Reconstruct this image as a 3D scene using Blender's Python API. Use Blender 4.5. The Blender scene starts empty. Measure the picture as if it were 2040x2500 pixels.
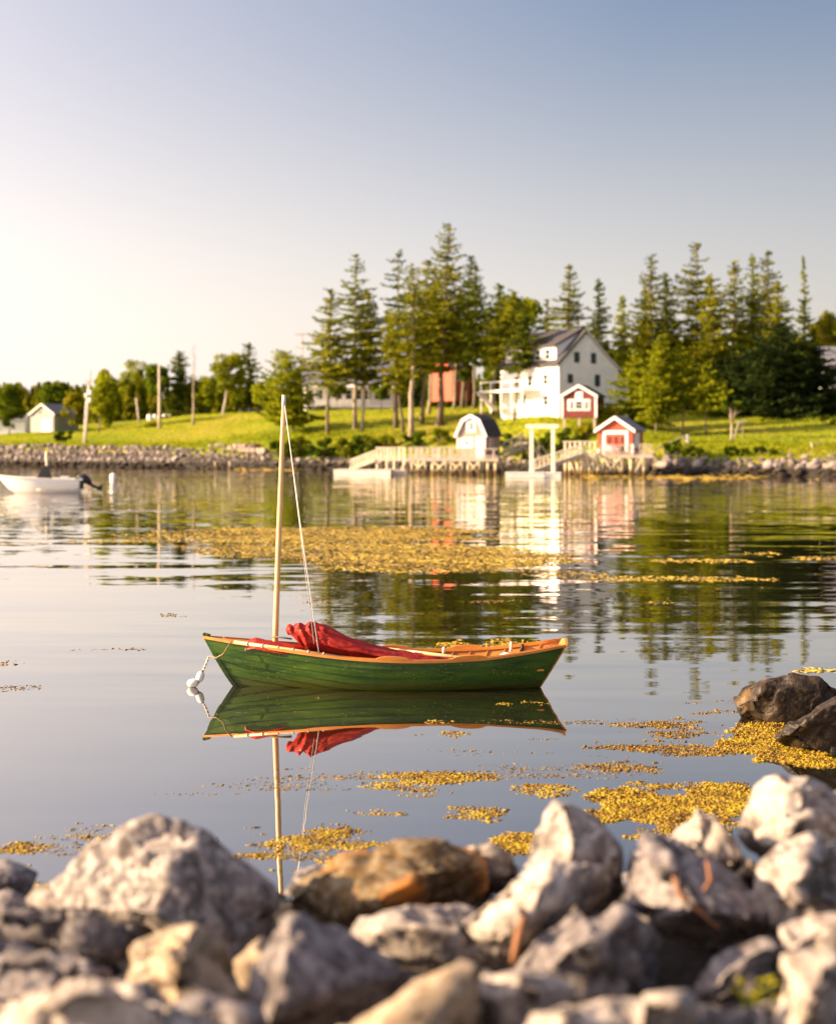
import bpy, bmesh, math, random
import numpy as np
from mathutils import Vector, Matrix, noise as mnoise

random.seed(7)
scene = bpy.context.scene
COL = scene.collection
R = math.radians

# ------------------------------------------------------------------ camera, sky, sun, exposure
F, EYE, HY, CX = 4250.0, 3.18, 1085.0, 1020.0      # focal length in photo pixels, eye height, horizon row, centre column
K = 2040.0 / 1736.0
cam_d = bpy.data.cameras.new('camera')
cam = bpy.data.objects.new('camera', cam_d)
COL.objects.link(cam)
cam.location = (0, 0, EYE)
cam.rotation_euler = (R(90), 0, 0)
cam_d.sensor_fit = 'VERTICAL'
cam_d.sensor_height = 29.41
cam_d.lens = F / 2500.0 * 29.41
cam_d.shift_y = -(1250.0 - HY) / 2500.0
cam_d.clip_end = 9000
cam_d.dof.use_dof = True
cam_d.dof.focus_distance = 22.4
cam_d.dof.aperture_fstop = 1.0
scene.camera = cam

SUN_EL, SUN_A = R(20), R(-5)          # elevation; degrees beyond straight left
to_sun = Vector((-math.cos(SUN_EL) * math.cos(SUN_A), math.cos(SUN_EL) * math.sin(SUN_A), math.sin(SUN_EL)))
sun_d = bpy.data.lights.new('sun', 'SUN')
sun_d.energy = 5.0
sun_d.angle = R(0.6)
sun_d.color = (1.0, 0.715, 0.415)
sun = bpy.data.objects.new('sun', sun_d)
COL.objects.link(sun)
sun.rotation_euler = to_sun.to_track_quat('Z', 'Y').to_euler()

EXPOSURE = 1.8
SKY_GAIN = 1.0 / (0.13 * 2 ** EXPOSURE)
world = bpy.data.worlds.new('World')
scene.world = world
world.use_nodes = True
wn, wl = world.node_tree.nodes, world.node_tree.links
wn.clear()
w_out = wn.new('ShaderNodeOutputWorld')
w_bg = wn.new('ShaderNodeBackground')
w_sky = wn.new('ShaderNodeTexSky')
w_sky.sky_type = 'NISHITA'
w_sky.sun_disc = False
w_sky.sun_elevation = SUN_EL
w_sky.sun_rotation = -(R(90) - SUN_A)
w_sky.air_density = 1.0
w_sky.dust_density = 2.0
w_sky.ozone_density = 1.0
w_bg.inputs['Strength'].default_value = 0.13
# summer evening haze: pale towards the horizon and towards the sun, deep blue overhead and away from it
def wmath(op, a, b=None):
    k = wn.new('ShaderNodeMath'); k.operation = op
    for i, v in enumerate((a, b)):
        if v is None: continue
        if isinstance(v, (int, float)): k.inputs[i].default_value = v
        else: wl.new(v, k.inputs[i])
    return k.outputs[0]
w_tc = wn.new('ShaderNodeTexCoord')
w_nrm = wn.new('ShaderNodeVectorMath'); w_nrm.operation = 'NORMALIZE'; wl.new(w_tc.outputs['Generated'], w_nrm.inputs[0])
w_dot = wn.new('ShaderNodeVectorMath'); w_dot.operation = 'DOT_PRODUCT'; w_dot.inputs[1].default_value = to_sun; wl.new(w_nrm.outputs[0], w_dot.inputs[0])
w_sep = wn.new('ShaderNodeSeparateXYZ'); wl.new(w_nrm.outputs[0], w_sep.inputs[0])
w_el = wmath('MAXIMUM', w_sep.outputs[2], 0.0)
w_low = wmath('POWER', 2.71828, wmath('MULTIPLY', wmath('MULTIPLY', w_el, w_el), -1 / 0.185 ** 2))          # 1 at the horizon, 0 high up
w_toward = wmath('SUBTRACT', w_dot.outputs['Value'], -0.12)
w_mix = wn.new('ShaderNodeMix'); w_mix.data_type = 'RGBA'
wl.new(w_low, w_mix.inputs[0])
w_mix.inputs[6].default_value = (0.050, 0.130, 0.290, 1)
w_mix.inputs[7].default_value = (0.90, 0.78, 0.69, 1)
w_gain = wmath('POWER', 2.71828, wmath('MULTIPLY', w_toward, 1.35))
w_warm = wn.new('ShaderNodeMix'); w_warm.data_type = 'RGBA'
wl.new(wmath('MINIMUM', wmath('MAXIMUM', wmath('MULTIPLY', w_toward, 1.0), 0.0), 0.6), w_warm.inputs[0])
wl.new(w_mix.outputs[2], w_warm.inputs[6]); w_warm.inputs[7].default_value = (0.90, 0.71, 0.60, 1)
w_sc = wn.new('ShaderNodeVectorMath'); w_sc.operation = 'SCALE'; wl.new(w_warm.outputs[2], w_sc.inputs[0]); wl.new(wmath('MULTIPLY', w_gain, SKY_GAIN), w_sc.inputs['Scale'])
w_fin = wn.new('ShaderNodeMix'); w_fin.data_type = 'RGBA'; w_fin.inputs[0].default_value = 0.88
wl.new(w_sky.outputs[0], w_fin.inputs[6]); wl.new(w_sc.outputs[0], w_fin.inputs[7])
wl.new(w_fin.outputs[2], w_bg.inputs['Color'])
wl.new(w_bg.outputs[0], w_out.inputs['Surface'])

scene.view_settings.view_transform = 'Standard'
scene.view_settings.look = 'None'
scene.view_settings.exposure = EXPOSURE
scene.view_settings.gamma = 1
scene.cycles.use_denoising = True
scene.cycles.max_bounces = 8
scene.cycles.transparent_max_bounces = 6

# ------------------------------------------------------------------ helpers
def W(px, py, D):
    return Vector(((px - CX) / F * D, D, EYE - (py - HY) / F * D))
def S(dx, dy, D):                      # coordinates read off the 1736 px wide view
    return W(dx * K, dy * K, D)
def water_D(dy):
    return EYE * F / (dy * K - HY)
def onwater(dx, dy):
    p = S(dx, dy, water_D(dy)); p.z = 0; return p

def tag(o, label=None, cat=None, group=None, kind=None):
    if label: o['label'] = label
    if cat: o['category'] = cat
    if group: o['group'] = group
    if kind: o['kind'] = kind
    return o
def empty(name, loc, rz=0, label=None, cat=None, group=None):
    o = bpy.data.objects.new(name, None)
    COL.objects.link(o)
    o.location = loc
    o.rotation_euler = (0, 0, rz)
    o.empty_display_size = 0.2
    return tag(o, label, cat, group)
def link(name, me, parent=None, loc=None):
    o = bpy.data.objects.new(name, me)
    COL.objects.link(o)
    if parent: o.parent = parent
    if loc is not None: o.location = loc
    return o
def smooth(me, v=True):
    me.polygons.foreach_set('use_smooth', [v] * len(me.polygons))

class MB:
    """collects shapes into one mesh"""
    def __init__(s): s.v, s.f = [], []
    def add(s, vs, fs):
        n = len(s.v)
        s.v += [tuple(p) for p in vs]
        s.f += [tuple(i + n for i in f) for f in fs]
        return s
    def box(s, x0, x1, y0, y1, z0, z1):
        vs = [(x, y, z) for z in (z0, z1) for y in (y0, y1) for x in (x0, x1)]
        return s.add(vs, [(0, 2, 3, 1), (4, 5, 7, 6), (0, 1, 5, 4), (2, 6, 7, 3), (0, 4, 6, 2), (1, 3, 7, 5)])
    def bar(s, a, b, w, h=None, up=(0, 0, 1)):
        a, b = Vector(a), Vector(b)
        h = h or w
        d = (b - a).normalized()
        u = Vector(up)
        if abs(d.dot(u)) > 0.98: u = Vector((0, 1, 0))
        r = d.cross(u).normalized() * (w / 2)
        u2 = r.cross(d).normalized() * (h / 2)
        vs = [p + i * r + j * u2 for p in (a, b) for j in (-1, 1) for i in (-1, 1)]
        return s.add(vs, [(0, 2, 3, 1), (4, 5, 7, 6), (0, 1, 5, 4), (2, 6, 7, 3), (0, 4, 6, 2), (1, 3, 7, 5)])
    def tube(s, pts, radii, n=8, cap=True):
        pts = [Vector(p) for p in pts]
        if not hasattr(radii, '__len__'): radii = [radii] * len(pts)
        base = len(s.v)
        t0 = (pts[1] - pts[0]).normalized()
        u = t0.orthogonal().normalized()
        for i, p in enumerate(pts):
            t = (pts[min(i + 1, len(pts) - 1)] - pts[max(i - 1, 0)]).normalized()
            u = (u - t * u.dot(t)).normalized()
            w = t.cross(u)
            for k in range(n):
                a = 2 * math.pi * k / n
                s.v.append(tuple(p + (u * math.cos(a) + w * math.sin(a)) * radii[i]))
        for i in range(len(pts) - 1):
            for k in range(n):
                a, b = base + i * n + k, base + i * n + (k + 1) % n
                s.f.append((a, b, b + n, a + n))
        if cap:
            s.f.append(tuple(base + k for k in reversed(range(n))))
            s.f.append(tuple(base + (len(pts) - 1) * n + k for k in range(n)))
        return s
    def prism(s, poly, axis, a, b):
        """poly of 2-D points, swept along axis ('x','y','z') from a to b"""
        def p3(p, t):
            return {'x': (t, p[0], p[1]), 'y': (p[0], t, p[1]), 'z': (p[0], p[1], t)}[axis]
        n = len(poly)
        vs = [p3(p, a) for p in poly] + [p3(p, b) for p in poly]
        fs = [tuple(range(n)), tuple(reversed(range(n, 2 * n)))]
        fs += [(i, (i + 1) % n, (i + 1) % n + n, i + n) for i in range(n)]
        return s.add(vs, fs)
    def grid(s, rows):
        n = len(rows[0]); base = len(s.v)
        for r in rows: s.v += [tuple(p) for p in r]
        for i in range(len(rows) - 1):
            for j in range(n - 1):
                a = base + i * n + j
                s.f.append((a, a + 1, a + n + 1, a + n))
        return s
    def mesh(s, name, m=None, sm=False):
        me = bpy.data.meshes.new(name)
        me.from_pydata(s.v, [], s.f)
        bm = bmesh.new(); bm.from_mesh(me)
        bmesh.ops.recalc_face_normals(bm, faces=bm.faces[:])
        bm.to_mesh(me); bm.free()
        if m: me.materials.append(m)
        if sm: smooth(me)
        return me
    def build(s, name, m, parent=None, sm=False, loc=None):
        return link(name, s.mesh(name, m, sm), parent, loc)

def raw_mesh(name, verts, nper, m):
    """many loose polygons of nper corners: verts is (N*nper, 3)"""
    verts = np.asarray(verts, dtype=np.float32)
    me = bpy.data.meshes.new(name)
    nv = len(verts); nf = nv // nper
    me.vertices.add(nv); me.vertices.foreach_set('co', verts.ravel())
    me.loops.add(nv); me.loops.foreach_set('vertex_index', np.arange(nv, dtype=np.int32))
    me.polygons.add(nf)
    me.polygons.foreach_set('loop_start', np.arange(0, nv, nper, dtype=np.int32))
    me.polygons.foreach_set('loop_total', np.full(nf, nper, dtype=np.int32))
    me.update(calc_edges=True)
    me.materials.append(m)
    return me
def tri_mesh(name, verts, faces, m):
    verts = np.asarray(verts, dtype=np.float32); faces = np.asarray(faces, dtype=np.int32)
    me = bpy.data.meshes.new(name)
    me.vertices.add(len(verts)); me.vertices.foreach_set('co', verts.ravel())
    me.loops.add(faces.size); me.loops.foreach_set('vertex_index', faces.ravel())
    me.polygons.add(len(faces))
    me.polygons.foreach_set('loop_start', np.arange(0, faces.size, 3, dtype=np.int32))
    me.polygons.foreach_set('loop_total', np.full(len(faces), 3, dtype=np.int32))
    me.update(calc_edges=True)
    me.materials.append(m)
    return me

def vnoise(x, y, seed=0):
    """value noise on arrays, -1..1"""
    xi, yi = np.floor(x).astype(np.int64), np.floor(y).astype(np.int64)
    fx, fy = x - xi, y - yi
    fx, fy = fx * fx * (3 - 2 * fx), fy * fy * (3 - 2 * fy)
    def h(a, b):
        n = (a * 374761393 + b * 668265263 + seed * 974634777) & 0xffffffff
        n = ((n ^ (n >> 13)) * 1274126177) & 0xffffffff
        return ((n ^ (n >> 16)) & 0xffff) / 32767.5 - 1
    return (h(xi, yi) * (1 - fx) + h(xi + 1, yi) * fx) * (1 - fy) + (h(xi, yi + 1) * (1 - fx) + h(xi + 1, yi + 1) * fx) * fy
def fbm(x, y, seed=0, o=3):
    return sum(vnoise(x * 2 ** k, y * 2 ** k, seed + k) / 2 ** k for k in range(o)) / 1.6

# ------------------------------------------------------------------ materials
def newmat(name):
    m = bpy.data.materials.new(name); m.use_nodes = True
    n, l = m.node_tree.nodes, m.node_tree.links
    return m, n, l, n['Principled BSDF']
def rgb(c): return (c[0], c[1], c[2], 1)
def ramp(n, pts):
    r = n.new('ShaderNodeValToRGB')
    e = r.color_ramp.elements
    while len(e) < len(pts): e.new(0.5)
    for i, (p, c) in enumerate(pts):
        e[i].position = p; e[i].color = rgb(c)
    return r
def mat(name, c1, c2=None, scale=4.0, rough=0.7, bump=0.0, bscale=None, coord='Object', detail=5, stretch=(1, 1, 1), contrast=(0.35, 0.65), vary=0.0, spec=0.4, metal=0):
    m, n, l, b = newmat(name)
    b.inputs['Roughness'].default_value = rough
    b.inputs['Metallic'].default_value = metal
    b.inputs['Specular IOR Level'].default_value = spec
    tc = n.new('ShaderNodeTexCoord'); mp = n.new('ShaderNodeMapping')
    mp.inputs['Scale'].default_value = stretch
    l.new(tc.outputs[coord], mp.inputs['Vector'])
    nz = n.new('ShaderNodeTexNoise'); nz.inputs['Scale'].default_value = scale; nz.inputs['Detail'].default_value = detail
    l.new(mp.outputs[0], nz.inputs['Vector'])
    r = ramp(n, [(contrast[0], c1), (contrast[1], c2 or tuple(x * 0.8 for x in c1))])
    l.new(nz.outputs['Fac'], r.inputs[0])
    out = r.outputs[0]
    if vary:
        oi = n.new('ShaderNodeObjectInfo'); hs = n.new('ShaderNodeHueSaturation')
        mr = n.new('ShaderNodeMapRange'); mr.inputs['To Min'].default_value = 1 - vary; mr.inputs['To Max'].default_value = 1 + vary
        l.new(oi.outputs['Random'], mr.inputs['Value']); l.new(mr.outputs[0], hs.inputs['Value']); l.new(out, hs.inputs['Color'])
        out = hs.outputs[0]
    l.new(out, b.inputs['Base Color'])
    if bump:
        n2 = n.new('ShaderNodeTexNoise'); n2.inputs['Scale'].default_value = bscale or scale * 3; n2.inputs['Detail'].default_value = 6
        l.new(mp.outputs[0], n2.inputs['Vector'])
        bp = n.new('ShaderNodeBump'); bp.inputs['Strength'].default_value = 1; bp.inputs['Distance'].default_value = bump
        l.new(n2.outputs['Fac'], bp.inputs['Height']); l.new(bp.outputs[0], b.inputs['Normal'])
    return m

def leafmat(name, dark, light, trans=0.35, scale=0.6):
    m, n, l, b = newmat(name)
    n.remove(b)
    out = n['Material Output']
    tc = n.new('ShaderNodeTexCoord')
    nz = n.new('ShaderNodeTexNoise'); nz.inputs['Scale'].default_value = scale; nz.inputs['Detail'].default_value = 3
    l.new(tc.outputs['Object'], nz.inputs['Vector'])
    vz = n.new('ShaderNodeTexVoronoi'); vz.inputs['Scale'].default_value = 3.0
    l.new(tc.outputs['Object'], vz.inputs['Vector'])
    sp = n.new('ShaderNodeSeparateColor'); l.new(vz.outputs['Color'], sp.inputs[0])
    mx = n.new('ShaderNodeMath'); mx.operation = 'MULTIPLY_ADD'; mx.inputs[1].default_value = 0.35
    l.new(sp.outputs[0], mx.inputs[0])
    sb = n.new('ShaderNodeMath'); sb.operation = 'SUBTRACT'; sb.inputs[1].default_value = 0.17
    l.new(nz.outputs['Fac'], sb.inputs[0]); l.new(sb.outputs[0], mx.inputs[2])
    r = ramp(n, [(0.3, dark), (0.7, light)])
    l.new(mx.outputs[0], r.inputs[0])
    oi = n.new('ShaderNodeObjectInfo'); hs = n.new('ShaderNodeHueSaturation')
    mr = n.new('ShaderNodeMapRange'); mr.inputs['To Min'].default_value = 0.8; mr.inputs['To Max'].default_value = 1.25
    l.new(oi.outputs['Random'], mr.inputs['Value']); l.new(mr.outputs[0], hs.inputs['Value']); l.new(r.outputs[0], hs.inputs['Color'])
    d = n.new('ShaderNodeBsdfDiffuse'); t = n.new('ShaderNodeBsdfTranslucent'); mix = n.new('ShaderNodeMixShader')
    mix.inputs[0].default_value = trans
    l.new(hs.outputs[0], d.inputs[0]); l.new(hs.outputs[0], t.inputs[0])
    l.new(d.outputs[0], mix.inputs[1]); l.new(t.outputs[0], mix.inputs[2]); l.new(mix.outputs[0], out.inputs[0])
    return m

def rockmat(name, a, b_, speck, patch=None, patch_at=0.6, scale=1.0, rough=0.85, bump=0.012, wet=False, tide=None, vary=0.12):
    m, n, l, b = newmat(name)
    tc = n.new('ShaderNodeTexCoord')
    def nz(s, d=6):
        q = n.new('ShaderNodeTexNoise'); q.inputs['Scale'].default_value = s * scale; q.inputs['Detail'].default_value = d
        l.new(tc.outputs['Object'], q.inputs['Vector']); return q
    n1 = nz(2.2); r1 = ramp(n, [(0.40, a), (0.60, b_)]); l.new(n1.outputs['Fac'], r1.inputs[0])
    n2 = nz(20, 8); r2 = ramp(n, [(0.47, (0, 0, 0)), (0.57, (1, 1, 1))]); l.new(n2.outputs['Fac'], r2.inputs[0])
    mx = n.new('ShaderNodeMix'); mx.data_type = 'RGBA'
    ml = n.new('ShaderNodeMath'); ml.operation = 'MULTIPLY'; ml.inputs[1].default_value = 0.75
    l.new(r2.outputs[0], ml.inputs[0]); l.new(ml.outputs[0], mx.inputs[0])
    l.new(r1.outputs[0], mx.inputs[6]); mx.inputs[7].default_value = rgb(speck)
    col = mx.outputs[2]
    if patch:
        n3 = nz(1.6, 5); r3 = ramp(n, [(patch_at - 0.06, (0, 0, 0)), (patch_at + 0.06, (1, 1, 1))]); l.new(n3.outputs['Fac'], r3.inputs[0])
        m3 = n.new('ShaderNodeMix'); m3.data_type = 'RGBA'
        l.new(r3.outputs[0], m3.inputs[0]); l.new(col, m3.inputs[6]); m3.inputs[7].default_value = rgb(patch); col = m3.outputs[2]
    dk = nz(6, 7); rd = ramp(n, [(0.36, (0.30, 0.28, 0.27)), (0.47, (1, 1, 1))]); l.new(dk.outputs['Fac'], rd.inputs[0])
    md = n.new('ShaderNodeMix'); md.data_type = 'RGBA'; md.blend_type = 'MULTIPLY'; md.inputs[0].default_value = 0.8
    l.new(col, md.inputs[6]); l.new(rd.outputs[0], md.inputs[7]); col = md.outputs[2]
    if vary:
        oi = n.new('ShaderNodeObjectInfo'); hs = n.new('ShaderNodeHueSaturation')
        mr = n.new('ShaderNodeMapRange'); mr.inputs['To Min'].default_value = 1 - vary; mr.inputs['To Max'].default_value = 1 + vary
        l.new(oi.outputs['Random'], mr.inputs['Value']); l.new(mr.outputs[0], hs.inputs['Value']); l.new(col, hs.inputs['Color']); col = hs.outputs[0]
    if tide:
        g = n.new('ShaderNodeNewGeometry'); sx = n.new('ShaderNodeSeparateXYZ'); l.new(g.outputs['Position'], sx.inputs[0])
        ad = n.new('ShaderNodeMath'); ad.operation = 'MULTIPLY_ADD'; ad.inputs[1].default_value = 0.7
        l.new(n1.outputs['Fac'], ad.inputs[0]); l.new(sx.outputs[2], ad.inputs[2])
        mr2 = n.new('ShaderNodeMapRange'); mr2.inputs['From Min'].default_value = tide; mr2.inputs['From Max'].default_value = tide + 0.35
        l.new(ad.outputs[0], mr2.inputs['Value'])
        m4 = n.new('ShaderNodeMix'); m4.data_type = 'RGBA'
        l.new(mr2.outputs[0], m4.inputs[0]); m4.inputs[6].default_value = (0.018, 0.013, 0.007, 1); l.new(col, m4.inputs[7]); col = m4.outputs[2]
    l.new(col, b.inputs['Base Color'])
    b.inputs['Roughness'].default_value = 0.5 if wet else rough
    b.inputs['Specular IOR Level'].default_value = 0.3 if wet else 0.2
    nb = nz(16, 9); bp = n.new('ShaderNodeBump'); bp.inputs['Strength'].default_value = 1; bp.inputs['Distance'].default_value = bump
    l.new(nb.outputs['Fac'], bp.inputs['Height']); l.new(bp.outputs[0], b.inputs['Normal'])
    return m

M = {}
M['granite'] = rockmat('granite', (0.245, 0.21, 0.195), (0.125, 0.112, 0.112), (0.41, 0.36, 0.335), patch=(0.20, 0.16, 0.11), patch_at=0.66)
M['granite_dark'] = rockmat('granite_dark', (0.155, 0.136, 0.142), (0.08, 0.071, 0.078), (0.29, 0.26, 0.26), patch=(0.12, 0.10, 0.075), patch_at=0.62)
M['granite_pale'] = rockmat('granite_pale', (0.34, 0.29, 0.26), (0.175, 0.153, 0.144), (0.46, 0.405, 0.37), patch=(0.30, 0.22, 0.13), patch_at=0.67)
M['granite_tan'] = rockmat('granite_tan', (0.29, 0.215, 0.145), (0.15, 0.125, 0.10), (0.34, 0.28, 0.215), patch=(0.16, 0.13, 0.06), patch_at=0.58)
M['rust_rock'] = rockmat('rust_rock', (0.12, 0.075, 0.032), (0.065, 0.048, 0.03), (0.20, 0.16, 0.11), patch=(0.38, 0.145, 0.025), patch_at=0.55)
M['wet_rock'] = rockmat('wet_rock', (0.030, 0.018, 0.009), (0.011, 0.008, 0.005), (0.045, 0.028, 0.014), patch=(0.10, 0.055, 0.014), patch_at=0.6, wet=True, bump=0.02, vary=0)
M['shore_rock'] = rockmat('shore_rock', (0.27, 0.225, 0.205), (0.12, 0.10, 0.094), (0.32, 0.27, 0.25), tide=1.0, bump=0.03, vary=0.4)
M['wall_stone'] = rockmat('wall_stone', (0.36, 0.285, 0.25), (0.20, 0.165, 0.15), (0.38, 0.32, 0.285), tide=1.0, bump=0.03, vary=0.25)
M['spruce'] = leafmat('spruce', (0.055, 0.072, 0.006), (0.30, 0.29, 0.016), 0.46)
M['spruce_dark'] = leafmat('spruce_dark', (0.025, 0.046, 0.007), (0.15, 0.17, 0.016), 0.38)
M['pine'] = leafmat('pine', (0.075, 0.105, 0.006), (0.32, 0.33, 0.014), 0.48)
M['leaf'] = leafmat('leaf', (0.085, 0.12, 0.006), (0.33, 0.34, 0.016), 0.5)
M['leaf_yellow'] = leafmat('leaf_yellow', (0.14, 0.16, 0.008), (0.42, 0.37, 0.02), 0.5)
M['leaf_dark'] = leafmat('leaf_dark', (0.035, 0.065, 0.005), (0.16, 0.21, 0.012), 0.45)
M['lawn_grass'] = leafmat('lawn_grass', (0.19, 0.26, 0.010), (0.40, 0.385, 0.03), 0.5, 0.05)
M['spruce_shaded'] = leafmat('spruce_shaded', (0.008, 0.018, 0.006), (0.040, 0.054, 0.012), 0.25)  # darker spruce foliage: the shade of neighbouring trees is put into the colour
M['dead_twig'] = leafmat('dead_twig', (0.10, 0.075, 0.045), (0.16, 0.14, 0.06), 0.2)
M['bark'] = mat('bark', (0.20, 0.155, 0.115), (0.10, 0.075, 0.055), 3, 0.9, 0.03, 8, stretch=(1, 1, 0.25), vary=0.25)
M['bark_pale'] = mat('bark_pale', (0.36, 0.29, 0.22), (0.19, 0.15, 0.11), 3, 0.9, 0.02, 8, stretch=(1, 1, 0.3), vary=0.15)
M['birch_bark'] = mat('birch_bark', (0.55, 0.50, 0.43), (0.28, 0.24, 0.2), 3, 0.85, stretch=(1, 1, 1.5))
M['white_paint'] = mat('white_paint', (0.80, 0.78, 0.75), (0.70, 0.68, 0.66), 1.2, 0.6)
M['house_white'] = mat('house_white', (0.80, 0.78, 0.77), (0.70, 0.69, 0.69), 0.8, 0.65)
M['roof_dark'] = mat('roof_dark', (0.055, 0.048, 0.055), (0.035, 0.032, 0.038), 3, 0.9, 0.02, 10, vary=0.1)
M['roof_green'] = mat('roof_green', (0.018, 0.045, 0.042), (0.012, 0.03, 0.03), 3, 0.8)
M['roof_grey'] = mat('roof_grey', (0.20, 0.20, 0.23), (0.14, 0.14, 0.165), 3, 0.85, 0.02, 10)
M['red_paint'] = mat('red_paint', (0.46, 0.085, 0.045), (0.34, 0.06, 0.035), 2, 0.7, stretch=(6, 6, 0.4))
M['barn_red'] = mat('barn_red', (0.17, 0.028, 0.022), (0.12, 0.02, 0.017), 2, 0.7)  # red darkened so the hut front's shade is part of the colour
M['shingle'] = mat('shingle', (0.42, 0.31, 0.235), (0.29, 0.215, 0.17), 5, 0.9, 0.01, 20)
M['glass'] = mat('glass', (0.012, 0.018, 0.02), (0.02, 0.03, 0.03), 1, 0.12, spec=0.5)
M['weathered'] = mat('weathered', (0.52, 0.44, 0.36), (0.36, 0.305, 0.255), 3, 0.85, 0.004, 14, stretch=(1, 1, 0.6), vary=0.12)
M['dock_pale'] = mat('dock_pale', (0.74, 0.65, 0.50), (0.58, 0.50, 0.38), 2.5, 0.8, vary=0.12)
M['piling'] = mat('piling', (0.66, 0.56, 0.37), (0.46, 0.37, 0.22), 1.5, 0.85, vary=0.15)
M['treated'] = mat('treated', (0.70, 0.67, 0.53), (0.58, 0.55, 0.42), 2, 0.8)
M['float_white'] = mat('float_white', (0.80, 0.77, 0.69), (0.70, 0.66, 0.56), 2, 0.7)
M['black'] = mat('black', (0.012, 0.011, 0.012), (0.02, 0.018, 0.02), 3, 0.5)
M['pole'] = mat('pole', (0.56, 0.49, 0.40), (0.40, 0.34, 0.28), 2, 0.9, stretch=(1, 1, 0.2), vary=0.15)
M['green_hull'] = None
def tide_stain(m, z0=0.35, z1=0.75, col=(0.13, 0.075, 0.02)):
    n, l = m.node_tree.nodes, m.node_tree.links; b = n['Principled BSDF']
    src = b.inputs['Base Color'].links[0].from_socket
    g = n.new('ShaderNodeNewGeometry'); sx = n.new('ShaderNodeSeparateXYZ'); l.new(g.outputs['Position'], sx.inputs[0])
    mr = n.new('ShaderNodeMapRange'); mr.inputs['From Min'].default_value = z0; mr.inputs['From Max'].default_value = z1; l.new(sx.outputs[2], mr.inputs['Value'])
    mx = n.new('ShaderNodeMix'); mx.data_type = 'RGBA'; l.new(mr.outputs[0], mx.inputs[0]); mx.inputs[6].default_value = rgb(col); l.new(src, mx.inputs[7]); l.new(mx.outputs[2], b.inputs['Base Color'])
tide_stain(M['piling'])
M['varnish'] = mat('varnish', (0.50, 0.19, 0.020), (0.36, 0.12, 0.013), 3, 0.55, stretch=(0.5, 5, 5), spec=0.5)
M['varnish_in'] = mat('varnish_in', (0.48, 0.19, 0.02), (0.33, 0.115, 0.012), 3, 0.5, stretch=(0.4, 5, 5), spec=0.5)
M['spar'] = mat('spar', (0.66, 0.44, 0.22), (0.55, 0.34, 0.15), 3, 0.35, stretch=(0.6, 6, 0.6), spec=0.5)
M['rope'] = mat('rope', (0.55, 0.50, 0.42), (0.38, 0.34, 0.27), 60, 0.9)
M['rope_dark'] = mat('rope_dark', (0.22, 0.17, 0.09), (0.13, 0.10, 0.05), 60, 0.9)
M['line_white'] = mat('line_white', (0.72, 0.70, 0.66), (0.6, 0.58, 0.54), 60, 0.8)
M['gel_white'] = mat('gel_white', (0.80, 0.79, 0.77), (0.74, 0.73, 0.71), 1, 0.35)
M['buoy'] = mat('buoy', (0.78, 0.76, 0.74), (0.62, 0.60, 0.58), 9, 0.55)
M['keel_red'] = mat('keel_red', (0.16, 0.028, 0.018), (0.10, 0.02, 0.014), 5, 0.5)
M['dry_strand'] = mat('dry_strand', (0.30, 0.135, 0.06), (0.20, 0.085, 0.035), 30, 0.8)
M['grey_siding'] = mat('grey_siding', (0.42, 0.41, 0.42), (0.35, 0.34, 0.35), 2, 0.8)
M['earth'] = mat('earth', (0.035, 0.028, 0.022), (0.02, 0.017, 0.014), 6, 0.95, 0.05, 9)
M['weed'] = None

# painted green topsides with flecks of dried weed
m, n, l, b = newmat('green_hull')
tc = n.new('ShaderNodeTexCoord'); nz = n.new('ShaderNodeTexNoise'); nz.inputs['Scale'].default_value = 5; nz.inputs['Detail'].default_value = 4
mp = n.new('ShaderNodeMapping'); mp.inputs['Scale'].default_value = (0.35, 1, 2.5); l.new(tc.outputs['Object'], mp.inputs[0]); l.new(mp.outputs[0], nz.inputs['Vector'])
r = ramp(n, [(0.35, (0.013, 0.044, 0.002)), (0.68, (0.038, 0.082, 0.003))]); l.new(nz.outputs['Fac'], r.inputs[0])
f2 = n.new('ShaderNodeTexNoise'); f2.inputs['Scale'].default_value = 60; f2.inputs['Detail'].default_value = 2; l.new(tc.outputs['Object'], f2.inputs['Vector'])
f3 = n.new('ShaderNodeTexNoise'); f3.inputs['Scale'].default_value = 1.7; f3.inputs['Detail'].default_value = 2; l.new(tc.outputs['Object'], f3.inputs['Vector'])
ad = n.new('ShaderNodeMath'); ad.operation = 'MULTIPLY_ADD'; ad.inputs[1].default_value = 0.35; l.new(f3.outputs['Fac'], ad.inputs[0]); l.new(f2.outputs['Fac'], ad.inputs[2])
fr = ramp(n, [(0.90, (0, 0, 0)), (0.93, (1, 1, 1))]); l.new(ad.outputs[0], fr.inputs[0])
mx = n.new('ShaderNodeMix'); mx.data_type = 'RGBA'; l.new(fr.outputs[0], mx.inputs[0]); l.new(r.outputs[0], mx.inputs[6]); mx.inputs[7].default_value = (0.38, 0.30, 0.04, 1)
sz = n.new('ShaderNodeSeparateXYZ'); l.new(tc.outputs['Object'], sz.inputs[0])
wz = n.new('ShaderNodeMath'); wz.operation = 'MULTIPLY_ADD'; wz.inputs[1].default_value = -0.12; l.new(nz.outputs['Fac'], wz.inputs[0]); l.new(sz.outputs[2], wz.inputs[2])
wr = ramp(n, [(0.0, (0.75, 0.75, 0.75)), (0.045, (0.45, 0.45, 0.45)), (0.07, (0, 0, 0))]); l.new(wz.outputs[0], wr.inputs[0])
m5 = n.new('ShaderNodeMix'); m5.data_type = 'RGBA'; l.new(wr.outputs[0], m5.inputs[0]); l.new(mx.outputs[2], m5.inputs[6]); m5.inputs[7].default_value = (0.045, 0.050, 0.006, 1)
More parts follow.
